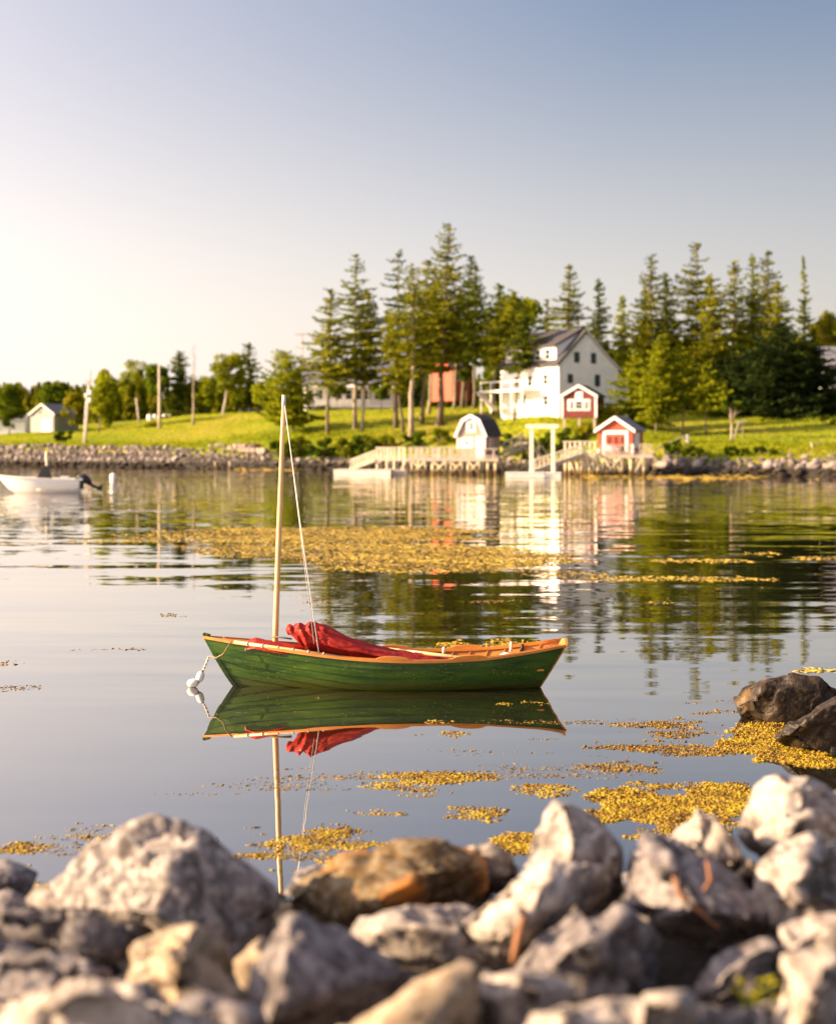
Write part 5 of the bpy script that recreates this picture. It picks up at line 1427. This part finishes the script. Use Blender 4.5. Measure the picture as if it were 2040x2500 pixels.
for s in (-1, 1):
    MB().tube([Vector((mp_(t, 1).x, mp_(t, 1).y * s, mp_(t, 1).z)) for t in np.linspace(0, 1, 14)], .045, 8).build('rub_rail', M['float_white'], mboat, True)
for s in (-1, 1):
    us = np.linspace(0, 1, 80); P = []
    for t in np.linspace(.45, .99, 10):
        zs_ = [mp_(t, u).z for u in us]; p = mp_(t, float(np.interp(.24, zs_, us))); P.append(Vector((p.x, (p.y + .01) * s, p.z)))
    MB().tube(P, .05, 6).build('stripe', M['dock_pale'], mboat, True)
cx = X_at(108, D) - (mx0 + mx1) / 2
MB().add([(cx - .62, -.5, .62), (cx + .58, -.5, .62), (cx + .58, .5, .62), (cx - .62, .5, .62), (cx - .02, -.16, 1.78), (cx + .3, -.16, 1.80), (cx + .3, .16, 1.80), (cx - .02, .16, 1.78)], [(0, 1, 5, 4), (1, 2, 6, 5), (2, 3, 7, 6), (3, 0, 4, 7), (4, 5, 6, 7), (3, 2, 1, 0)]).build('console_cover', M['black'], mboat)
MB().tube([(cx + .22, 0, .7), (cx + .14, 0, 2.75)], .07, 8).build('flag_pole', M['dock_pale'], mboat, True)
MB().box(cx + 1.1, cx + 1.6, -.35, .35, .6, 1.1).build('seat', M['gel_white'], mboat)
ob = MB()
ex = hl + .05
eng = MB().tube([(ex - .28, 0, .72), (ex - .12, 0, .98), (ex + .12, 0, 1.0), (ex + .4, 0, .78), (ex + .55, 0, .58)], [.16, .27, .29, .24, .14], 12).build('outboard_motor', M['black'], mboat, True)
MB().tube([(ex + .5, 0, .62), (ex + .85, 0, .40), (ex + 1.15, 0, .30)], [.13, .10, .09], 10).build('lower_unit', M['black'], eng, True)
MB().add([(ex + 1.0, -.03, .38), (ex + 1.35, -.02, .62), (ex + 1.32, .02, .12), (ex + 1.0, .03, .2), (ex + 1.22, .25, .36), (ex + 1.22, -.25, .36)], [(0, 1, 2, 3), (0, 4, 3), (0, 5, 3)]).build('propeller', M['black'], eng)
MB().box(hl - .02, ex + .12, -.18, .18, .25, .75).build('bracket', M['black'], eng)
MB().box(ex - .14, ex + .1, -.295, -.27, .82, .95).build('decal', M['gel_white'], eng)
p = onwater(235, 999); root = empty('white_buoy', (p.x, p.y, 0), 0, 'small white round-topped buoy floating past the motorboat stern', 'buoy')
MB().tube([(0, 0, -.3), (0, 0, -.1), (0, 0, .2), (0, 0, .5), (0, 0, .64), (0, 0, .69)], [.1, .22, .26, .24, .15, .02], 14).build('body', M['gel_white'], root, True)
MB().tube([(0, 0, .68), (0, 0, .78)], .03, 8).build('eye', M['black'], root, True)

# ------------------------------------------------------------------ boulders
def boulder(outline, D, thick, m, label, ridge=(), name='boulder', seed=None, rough=1.0, front=.45, size=.036, group='boulders of the near bank', lit=0.0, zmin=None):
    seed = seed if seed is not None else int(outline[0][0] * 3 + outline[0][1])
    rg_ = random.Random(seed)
    pts2 = outline
    cx_ = sum(p[0] for p in pts2) / len(pts2); cy_ = sum(p[1] for p in pts2) / len(pts2)
    P = []
    pts2 = [(cx_ + (dx - cx_) * 1.10, cy_ + (dy - cy_) * 1.10) for dx, dy in pts2]
    for dx, dy in pts2:
        P.append(S(dx, dy, D))
        P.append(S(cx_ + (dx - cx_) * .82, cy_ + (dy - cy_) * .82 + 10, D + thick))
        if front: P.append(S(cx_ + (dx - cx_) * .80 + 12, cy_ + (dy - cy_) * .80 - 6, D - thick * front))
    for dx, dy, off in ridge: P.append(S(dx, dy, D - off))
    base = sum((p for p in P), Vector()) / len(P); base.z = min(p.z for p in P)
    bm = bmesh.new()
    for p in P: bm.verts.new(p - base)
    r_ = bmesh.ops.convex_hull(bm, input=bm.verts[:])
    bmesh.ops.delete(bm, geom=list({g_ for g_ in r_['geom_interior'] + r_['geom_unused'] if isinstance(g_, bmesh.types.BMVert)}), context='VERTS')
    ext = max(max(abs(c) for c in v.co) for v in bm.verts)
    cen = sum((v.co for v in bm.verts), Vector()) / len(bm.verts)
    for it in range(6):                                  # chip the corners into flat broken faces
        nrm = Vector((rg_.gauss(0, 1), -abs(rg_.gauss(0, .8)), rg_.gauss(0, .8))).normalized()
        far_ = max((v.co - cen).dot(nrm) for v in bm.verts)
        cut = bmesh.ops.bisect_plane(bm, geom=bm.verts[:] + bm.edges[:] + bm.faces[:], plane_co=cen + nrm * far_ * rg_.uniform(.86, .95), plane_no=nrm, clear_outer=True)
        ed = [g_ for g_ in cut['geom_cut'] if isinstance(g_, bmesh.types.BMEdge)]
        if ed: bmesh.ops.contextual_create(bm, geom=ed)
    bmesh.ops.triangulate(bm, faces=bm.faces[:])
    for it in range(5):
        long_ = [e for e in bm.edges if e.calc_length() > size * 1.7]
        if not long_: break
        bmesh.ops.subdivide_edges(bm, edges=long_, cuts=1, use_grid_fill=False)
        bmesh.ops.triangulate(bm, faces=[f for f in bm.faces if len(f.verts) > 3])
    bm.normal_update()
    off = Vector((rg_.uniform(0, 90), rg_.uniform(0, 90), rg_.uniform(0, 90)))
    for v in bm.verts:
        q = v.co
        wq = q + Vector((mnoise.noise(q * 5 + off), mnoise.noise(q * 5 - off), mnoise.noise(q * 5 + off * 2))) * .06
        dist, pp = mnoise.voronoi(wq * 3.1 + off)
        k = mnoise.noise(q * 1.8 + off) * .03 + (mnoise.cell(pp[0] * 7.3) - .5) * .055 - .035 * math.exp(-(dist[1] - dist[0]) / .07) + mnoise.noise(q * 9 + off) * .014 + mnoise.noise(q * 28 + off) * .011
        v.co = q + v.normal * k * rough
    bmesh.ops.recalc_face_normals(bm, faces=bm.faces[:])
    me = bpy.data.meshes.new(name); bm.to_mesh(me); bm.free()
    me.materials.append(M[m]); smooth(me)
    o = link(name, me, None, base)
    return tag(o, label, 'boulder', group)

boulder([(62, 1885), (110, 1828), (190, 1758), (262, 1712), (330, 1703), (400, 1730), (470, 1790), (542, 1850), (584, 1912), (592, 1985), (565, 2060), (515, 2100), (420, 2090), (245, 1995), (180, 1940)], 8.2, .75, 'granite', 'largest boulder, rounded grey granite with its sunlit left flank', [(405, 1745, .22), (345, 1815, .40), (315, 1900, .50), (470, 1960, .45), (500, 2050, .4)], front=0)
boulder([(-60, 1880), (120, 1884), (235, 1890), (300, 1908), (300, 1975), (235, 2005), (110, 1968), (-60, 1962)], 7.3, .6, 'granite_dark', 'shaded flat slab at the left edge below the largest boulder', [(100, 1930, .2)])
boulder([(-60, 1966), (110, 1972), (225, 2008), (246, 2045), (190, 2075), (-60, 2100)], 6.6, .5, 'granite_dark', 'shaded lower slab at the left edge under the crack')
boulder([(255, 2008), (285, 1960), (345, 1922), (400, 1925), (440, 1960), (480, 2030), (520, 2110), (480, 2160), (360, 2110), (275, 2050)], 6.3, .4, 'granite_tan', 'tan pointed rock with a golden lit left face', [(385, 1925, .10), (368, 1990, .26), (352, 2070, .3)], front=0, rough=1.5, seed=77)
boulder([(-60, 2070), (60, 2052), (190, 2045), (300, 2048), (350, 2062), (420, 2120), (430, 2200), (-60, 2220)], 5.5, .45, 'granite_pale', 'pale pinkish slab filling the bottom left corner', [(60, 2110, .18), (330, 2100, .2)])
boulder([(350, 2110), (420, 2080), (520, 2105), (560, 2160), (540, 2210), (380, 2210)], 5.7, .4, 'granite_dark', 'dark low rock right of the bottom left slab')
boulder([(520, 2060), (545, 1985), (592, 1903), (640, 1908), (740, 1960), (862, 2032), (800, 2090), (700, 2130), (600, 2190), (520, 2190)], 6.4, .5, 'granite_dark', 'large dark triangular rock with a thin lit left edge', [(600, 1915, .1), (590, 2010, .34), (560, 2120, .4), (720, 2060, .3)], front=0)
boulder([(500, 2000), (540, 1960), (575, 1975), (560, 2040), (520, 2060)], 7.0, .3, 'granite_tan', 'small tan rock wedged left of the dark triangular rock')
boulder([(588, 1885), (602, 1850), (700, 1792), (830, 1746), (905, 1739), (975, 1762), (1012, 1792), (1005, 1850), (930, 1892), (800, 1895), (745, 1955), (650, 1925)], 8.4, .6, 'rust_rock', 'brown boulder stained with bright orange rust at its top', [(900, 1752, .06), (930, 1800, .32), (800, 1860, .38), (680, 1880, .3)], front=0)
boulder([(930, 1775), (975, 1745), (1030, 1762), (1078, 1802), (1070, 1850), (1000, 1870), (940, 1850)], 8.9, .5, 'granite', 'mauve grey rock behind the rust-stained boulder')
boulder([(732, 1955), (765, 1913), (850, 1889), (950, 1884), (1020, 1892), (1060, 1930), (1040, 1990), (990, 2020), (880, 2010), (790, 1992)], 7.5, .5, 'granite', 'low oval boulder with a mottled sunlit top below the rust-stained one', [(850, 1930, .3), (960, 1940, .3)])
boulder([(1080, 1850), (1110, 1785), (1133, 1695), (1155, 1664), (1175, 1680), (1215, 1690), (1262, 1712), (1300, 1775), (1310, 1850), (1270, 1900), (1180, 1910), (1110, 1890)], 8.1, .6, 'granite', 'spiky upright rock with a pale pointed tip at the water edge', [(1180, 1720, .16), (1190, 1800, .32), (1180, 1870, .4)], front=0, rough=1.3)
boulder([(930, 1912), (1000, 1880), (1085, 1812), (1140, 1785), (1215, 1800), (1200, 1870), (1100, 1960), (1060, 2015), (1000, 2010), (950, 1960)], 7.2, .45, 'granite_pale', 'slanting rock with a bright diagonal sunlit edge in front of the spiky rock', [(1130, 1830, .16), (1070, 1930, .34)], front=0)
boulder([(1288, 1880), (1305, 1790), (1335, 1718), (1385, 1738), (1450, 1768), (1560, 1842), (1612, 1892), (1608, 1935), (1540, 1965), (1455, 1972), (1345, 1930)], 7.7, .6, 'granite_dark', 'broad grey boulder with a lit left tip and dry orange strands on its face', [(1350, 1735, .06), (1370, 1830, .34), (1450, 1920, .42), (1560, 1910, .34)], front=0)
boulder([(1378, 1755), (1400, 1712), (1448, 1674), (1490, 1688), (1540, 1750), (1565, 1805), (1520, 1830), (1440, 1800)], 8.4, .45, 'granite_pale', 'pale triangular rock peeking between the broad grey boulder and the white block', [(1480, 1760, .14)])
boulder([(1538, 1728), (1556, 1690), (1572, 1636), (1592, 1618), (1680, 1613), (1745, 1640), (1800, 1690), (1800, 1790), (1730, 1765), (1640, 1775), (1590, 1780)], 8.8, .7, 'granite_pale', 'big squared whitish block standing highest at the right edge', [(1655, 1628, .28), (1650, 1700, .45), (1640, 1765, .5)], front=0, rough=.8)
boulder([(1515, 1805), (1550, 1772), (1596, 1790), (1602, 1835), (1560, 1850), (1520, 1838)], 8.0, .3, 'granite_tan', 'small tan lit stone below the squared whitish block')
boulder([(1588, 1800), (1630, 1748), (1700, 1738), (1800, 1750), (1800, 1900), (1720, 1935), (1650, 1935), (1596, 1885)], 7.6, .6, 'granite', 'grey boulder at the right edge with a lit band down its side', [(1690, 1760, .2), (1655, 1850, .4)], front=0)
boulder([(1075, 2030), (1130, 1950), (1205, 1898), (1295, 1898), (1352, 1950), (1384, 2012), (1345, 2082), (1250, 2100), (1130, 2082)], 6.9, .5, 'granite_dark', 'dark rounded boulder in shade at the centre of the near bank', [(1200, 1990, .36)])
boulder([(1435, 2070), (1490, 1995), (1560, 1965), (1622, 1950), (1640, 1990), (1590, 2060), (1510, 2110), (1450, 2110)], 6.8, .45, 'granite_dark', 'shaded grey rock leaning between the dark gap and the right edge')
boulder([(1596, 1975), (1635, 1935), (1700, 1915), (1800, 1890), (1800, 2020), (1700, 2030), (1630, 2015)], 6.9, .5, 'granite', 'grey rock at the right edge with a small lit left corner', [(1645, 1955, .1), (1650, 1990, .25)])
boulder([(1585, 2090), (1602, 2020), (1632, 1992), (1720, 1985), (1800, 1990), (1800, 2200), (1620, 2190)], 5.8, .45, 'granite_pale', 'pale block in the bottom right corner with lit face', [(1690, 2010, .15), (1680, 2110, .28)], front=0)
boulder([(640, 2170), (740, 2100), (850, 2050), (930, 2004), (985, 2008), (1003, 2050), (1015, 2140), (1000, 2220), (680, 2220)], 5.6, .45, 'granite_tan', 'long rock at the bottom centre with a sunlit diagonal top edge', [(960, 2030, .06), (840, 2120, .22), (840, 2180, .3)], front=0)
boulder([(985, 2070), (1005, 2033), (1060, 2018), (1140, 2028), (1190, 2060), (1160, 2120), (1100, 2190), (1000, 2190)], 5.9, .4, 'granite', 'grey rock at the bottom centre with a bright white top patch', [(1070, 2060, .22)])
boulder([(1075, 2140), (1100, 2090), (1180, 2068), (1300, 2062), (1410, 2066), (1445, 2100), (1420, 2190), (1080, 2200)], 5.3, .4, 'granite_pale', 'pale bumpy slab at the bottom edge right of centre', [(1180, 2100, .2), (1350, 2110, .2)])
boulder([(1390, 2110), (1440, 2085), (1560, 2080), (1620, 2110), (1620, 2200), (1400, 2200)], 5.5, .4, 'granite_dark', 'dark rock at the bottom edge beside the small green plant')
# rocks that carry on past the frame
boulder([(-330, 1900), (-250, 1800), (-120, 1790), (-50, 1860), (-60, 1960), (-200, 2000), (-320, 1980)], 7.8, .7, 'granite', 'grey boulder beyond the left edge of the view')
boulder([(1810, 1740), (1860, 1660), (1980, 1650), (2050, 1740), (2040, 1860), (1900, 1880), (1820, 1840)], 8.3, .7, 'granite', 'grey boulder beyond the right edge of the view')
# stones at the bottom of the gaps: one mass
V, Fc = [], []; base = 0; nr = np.random.default_rng(31)
for i in range(420):
    y = nr.uniform(4.2, 10.8); x = nr.uniform(-.34, .34) * y * 1.25
    z = float(np.interp(y, [4, 5.5, 7.8, 8.8, 9.5, 10.7, 12], [.85, .42, .36, .74, .74, .05, -.6])); s = nr.uniform(.15, .4)
    v = iv * (1 + nr.normal(0, .13, (len(iv), 1))) * np.array([s * 1.2, s, s * .7]) + np.array([x, y, z + .05])
    V.append(v); Fc.append(ifc + base); base += len(v)
o = link('bank_stones', tri_mesh('bank_stones', np.concatenate(V), np.concatenate(Fc), M['granite_dark'])); tag(o, 'small dark stones in the gaps between the near boulders', 'stones', kind='stuff')
# dark wet rocks in the water
WD = water_D(1495)
boulder([(1532, 1450), (1545, 1428), (1590, 1408), (1640, 1400), (1690, 1410), (1740, 1440), (1800, 1470), (1810, 1560), (1700, 1560), (1600, 1520), (1550, 1485)], WD + .1, .9, 'wet_rock', 'dark wet rounded rock rising from the water at the right edge', [(1600, 1470, .35), (1700, 1500, .4)], group='wet rocks in the water', size=.045, rough=.8)
WD2 = water_D(1560)
boulder([(1612, 1530), (1640, 1500), (1690, 1475), (1728, 1455), (1790, 1440), (1830, 1500), (1830, 1600), (1700, 1585), (1650, 1568)], WD2 + .15, .6, 'wet_rock', 'jagged dark wet rock in front of the rounded one at the right edge', [(1700, 1520, .25)], group='wet rocks in the water', size=.045)

# dry weed strands lying on the rocks
def strand(pts, D, w, label):
    P = [S(a, b_, d_) for a, b_, d_ in pts]
    base = P[0].copy(); mb = MB()
    mb.tube([p - base for p in P], [w, w * 1.1, w, w * .8][:len(P)] if len(P) <= 4 else w, 6)
    o = mb.build('dry_weed_strand', M['dry_strand'], sm=True, loc=base); tag(o, label, 'seaweed strand', 'dry weed strands on the boulders')
strand([(1398, 1822, 7.38), (1412, 1862, 7.30), (1455, 1895, 7.24), (1490, 1930, 7.26)], 7.3, .009, 'long dry orange strand hanging down the broad grey boulder')
strand([(1468, 1790, 7.45), (1475, 1830, 7.36), (1462, 1850, 7.34)], 7.4, .009, 'short dry orange strand above the long one on the broad grey boulder')
strand([(1090, 1900, 7.0), (1078, 1940, 6.86), (1066, 2000, 6.8)], 6.9, .016, 'upright brown strand beside the dark rounded boulder')
# seedling in the gap, lower right
c = S(1560, 2075, 5.9); root = empty('small_plant', (c.x, c.y, c.z - .05), 0, 'small yellow green leafy plant growing in the gap lower right', 'plant')
rg_ = random.Random(4)
for i in range(13):
    a = rg_.uniform(0, 6.28); rr = rg_.uniform(.02, .12); tip = Vector((math.cos(a) * rr, math.sin(a) * rr * .6 - .03, rg_.uniform(.03, .13)))
    MB().tube([(0, 0, -.05), tip * .6, tip], .0025, 5).build('stem', M['leaf_dark'], root)
    u = Vector((math.cos(a), math.sin(a), .3)).normalized() * rg_.uniform(.022, .036); sd = u.cross(Vector((0, 0, 1))).normalized() * u.length * .6
    MB().add([tip - u * .6, tip + sd, tip + u, tip - sd, tip + Vector((0, 0, .006))], [(0, 1, 4), (1, 2, 4), (2, 3, 4), (3, 0, 4)]).build('leaf', M['leaf_yellow'], root)

# ------------------------------------------------------------------ floating rockweed
OCT_V = np.array([(1, 0, 0), (0, 1, 0), (-1, 0, 0), (0, -1, 0), (0, 0, 1), (0, 0, -1)], float)
OCT_F = np.array([(0, 1, 4), (1, 2, 4), (2, 3, 4), (3, 0, 4), (1, 0, 5), (2, 1, 5), (3, 2, 5), (0, 3, 5)])
def weed(label, blobs, per_m2, size, m='weed', thr=.35, ns=2.2, amp=1.1, flat=.55, seed=1, lift=.5, stretch=(1, 1), cap=60000, long=1.4):
    rg = np.random.default_rng(seed); C = []
    for (cx_, cy_, rx_, ry_) in blobs:
        y0, y1 = water_D(cy_ + ry_ * 1.15), water_D(max(cy_ - ry_ * 1.15, 935))
        xa = rx_ * 1.15 * K / F * y1; xc = (cx_ * K - CX) / F
        A = (y1 - y0) * 2 * xa
        n_ = int(min(cap, A * per_m2))
        y = rg.uniform(y0, y1, n_); x = xc * y + rg.uniform(-xa, xa, n_)
        dx = (x / y * F + CX) / K; dy = (HY + EYE * F / y) / K
        q = ((dx - cx_) / rx_) ** 2 + ((dy - cy_) / ry_) ** 2
        nz_ = fbm(x * ns * stretch[0], y * ns * stretch[1], seed, 4)
        keep = rg.random(n_) < np.clip(((1 - q) * .9 + nz_ * amp - thr) / .8 + .12, 0, 1) * (q < 1.3)
        C.append(np.stack([x[keep], y[keep]], 1))
    C = np.concatenate(C); k = len(C)
    s = size * rg.uniform(.55, 1.3, (k, 1)); a = rg.uniform(0, 6.283, k)
    s = s * np.clip(np.exp(rg.normal(0, .35, (k, 1))), .4, 1.6)
    fr_ = rg.random((k, 1, 1)) < .3                                    # trailing fronds among the bladders
    v = OCT_V[None] * s[:, :, None] * np.where(fr_, np.array([min(long * 2.0, 3.4), .5, flat * .5]), np.array([long, .8, flat])) * (1 + rg.normal(0, .18, (k, 6, 1)))
    ca, sa = np.cos(a)[:, None], np.sin(a)[:, None]
    vx = v[:, :, 0] * ca - v[:, :, 1] * sa; vy = v[:, :, 0] * sa + v[:, :, 1] * ca
    tilt = np.where(fr_[:, :, 0], .06, .35) * rg.normal(0, 1, (k, 1))
    vz = v[:, :, 2] + vx * tilt * .6 + size * flat * lift * rg.uniform(-.6, 1.0, (k, 1))
    V = np.stack([vx + C[:, None, 0], vy + C[:, None, 1], vz], 2).reshape(-1, 3)
    Fc = (OCT_F[None] + 6 * np.arange(k)[:, None, None]).reshape(-1, 3)
    cen = V.mean(0); cen[2] = 0
    o = link('floating_seaweed', tri_mesh('floating_seaweed', V - cen, Fc, M[m]), None, cen)
    return tag(o, label, 'seaweed', kind='stuff')
weed('thick golden seaweed mat floating behind the near right boulders', [(1400, 1690, 195, 62), (1280, 1690, 70, 22), (1540, 1665, 70, 40)], 6500, .0135, thr=.12, seed=1, lift=1.3)
weed('small golden seaweed mat beside the spiky upright rock', [(1075, 1753, 66, 24)], 6000, .0125, thr=.2, seed=2, lift=1.0)
weed('golden seaweed draped round the jagged wet rock', [(1600, 1535, 105, 48), (1680, 1578, 70, 18)], 4800, .015, thr=.25, seed=3, lift=1.2)
weed('clumps of golden seaweed crossing the reflection of the mast', [(630, 1760, 190, 50), (580, 1818, 70, 16), (690, 1795, 60, 14), (650, 1715, 90, 22)], 4200, .0115, thr=.62, ns=3.2, amp=1.5, stretch=(.6, 1.4), seed=4)
weed('seaweed scraps at the left beside the largest boulder', [(60, 1840, 120, 45), (150, 1730, 110, 22), (40, 1770, 70, 30)], 3600, .0115, thr=.72, ns=3.2, amp=1.5, stretch=(.6, 1.4), seed=5)
weed('scattered seaweed clumps right of the mast reflection', [(960, 1690, 110, 26), (870, 1640, 140, 26), (1130, 1640, 100, 30), (940, 1610, 200, 20), (1190, 1605, 80, 14), (830, 1690, 130, 20)], 3400, .012, thr=.72, ns=2.6, amp=1.6, stretch=(.6, 1.4), seed=6)
weed('sparse brownish seaweed left of the wet rocks', [(1420, 1540, 190, 60), (1520, 1480, 120, 24), (1350, 1600, 180, 26)], 2200, .013, m='weed_brown', thr=.85, ns=1.8, amp=1.7, stretch=(.6, 1.4), seed=7)
weed('thin line of seaweed just behind the stern of the boat', [(1010, 1337, 110, 13)], 1100, .022, thr=.3, seed=8)
weed('specks of seaweed in the reflection of the green hull', [(690, 1452, 40, 9), (1090, 1462, 80, 7), (900, 1500, 50, 8), (1000, 1530, 140, 14)], 1400, .011, m='weed', thr=.75, amp=1.6, ns=3, seed=9)
weed('broad golden raft of seaweed across the middle of the harbour', [(520, 1108, 330, 22), (720, 1130, 340, 32), (920, 1172, 290, 34), (1160, 1195, 150, 14), (280, 1116, 200, 12), (760, 1100, 300, 14)], 120, .05, m='weed_far', thr=.30, ns=.34, amp=1.3, stretch=(.22, 1.0), seed=10, flat=.16, lift=.6, long=2.4, cap=60000)
weed('seaweed streaks in the dark reflections at the right', [(1400, 1205, 190, 16), (1460, 1168, 110, 7), (1590, 1152, 50, 5), (1590, 1222, 70, 6), (1720, 1160, 70, 8), (1380, 1252, 80, 8), (1700, 1392, 60, 6)], 80, .055, m='weed_far', thr=.62, ns=.6, amp=1.7, stretch=(.22, 1.3), seed=11, flat=.2, lift=.6, long=2)
weed('thin scattered seaweed flecks between the raft and the boat', [(640, 1215, 90, 10), (640, 1250, 60, 8), (360, 1278, 40, 6), (20, 1380, 60, 14), (40, 1430, 60, 10), (50, 1550, 60, 8), (250, 1350, 120, 5), (1000, 1250, 120, 8)], 220, .022, m='weed_brown', thr=.75, amp=1.6, ns=1.5, seed=12, flat=.3)
weed('loose brown seaweed scraps drifting between the boat and the boulders', [(1050, 1600, 420, 75), (600, 1640, 300, 40), (1300, 1520, 330, 45), (300, 1760, 260, 50)], 700, .010, m='weed_brown', thr=1.0, amp=1.9, ns=1.6, stretch=(.5, 1.5), seed=14, flat=.3, long=2.6)
weed('golden seaweed line washed along the far waterline', [(1500, 992, 170, 3.5), (560, 976, 90, 3), (1690, 996, 60, 2.5), (1260, 990, 120, 3)], 3, .35, m='weed_far', thr=.45, amp=1.2, ns=.2, stretch=(.4, 1), seed=13, flat=.12, long=2.5)
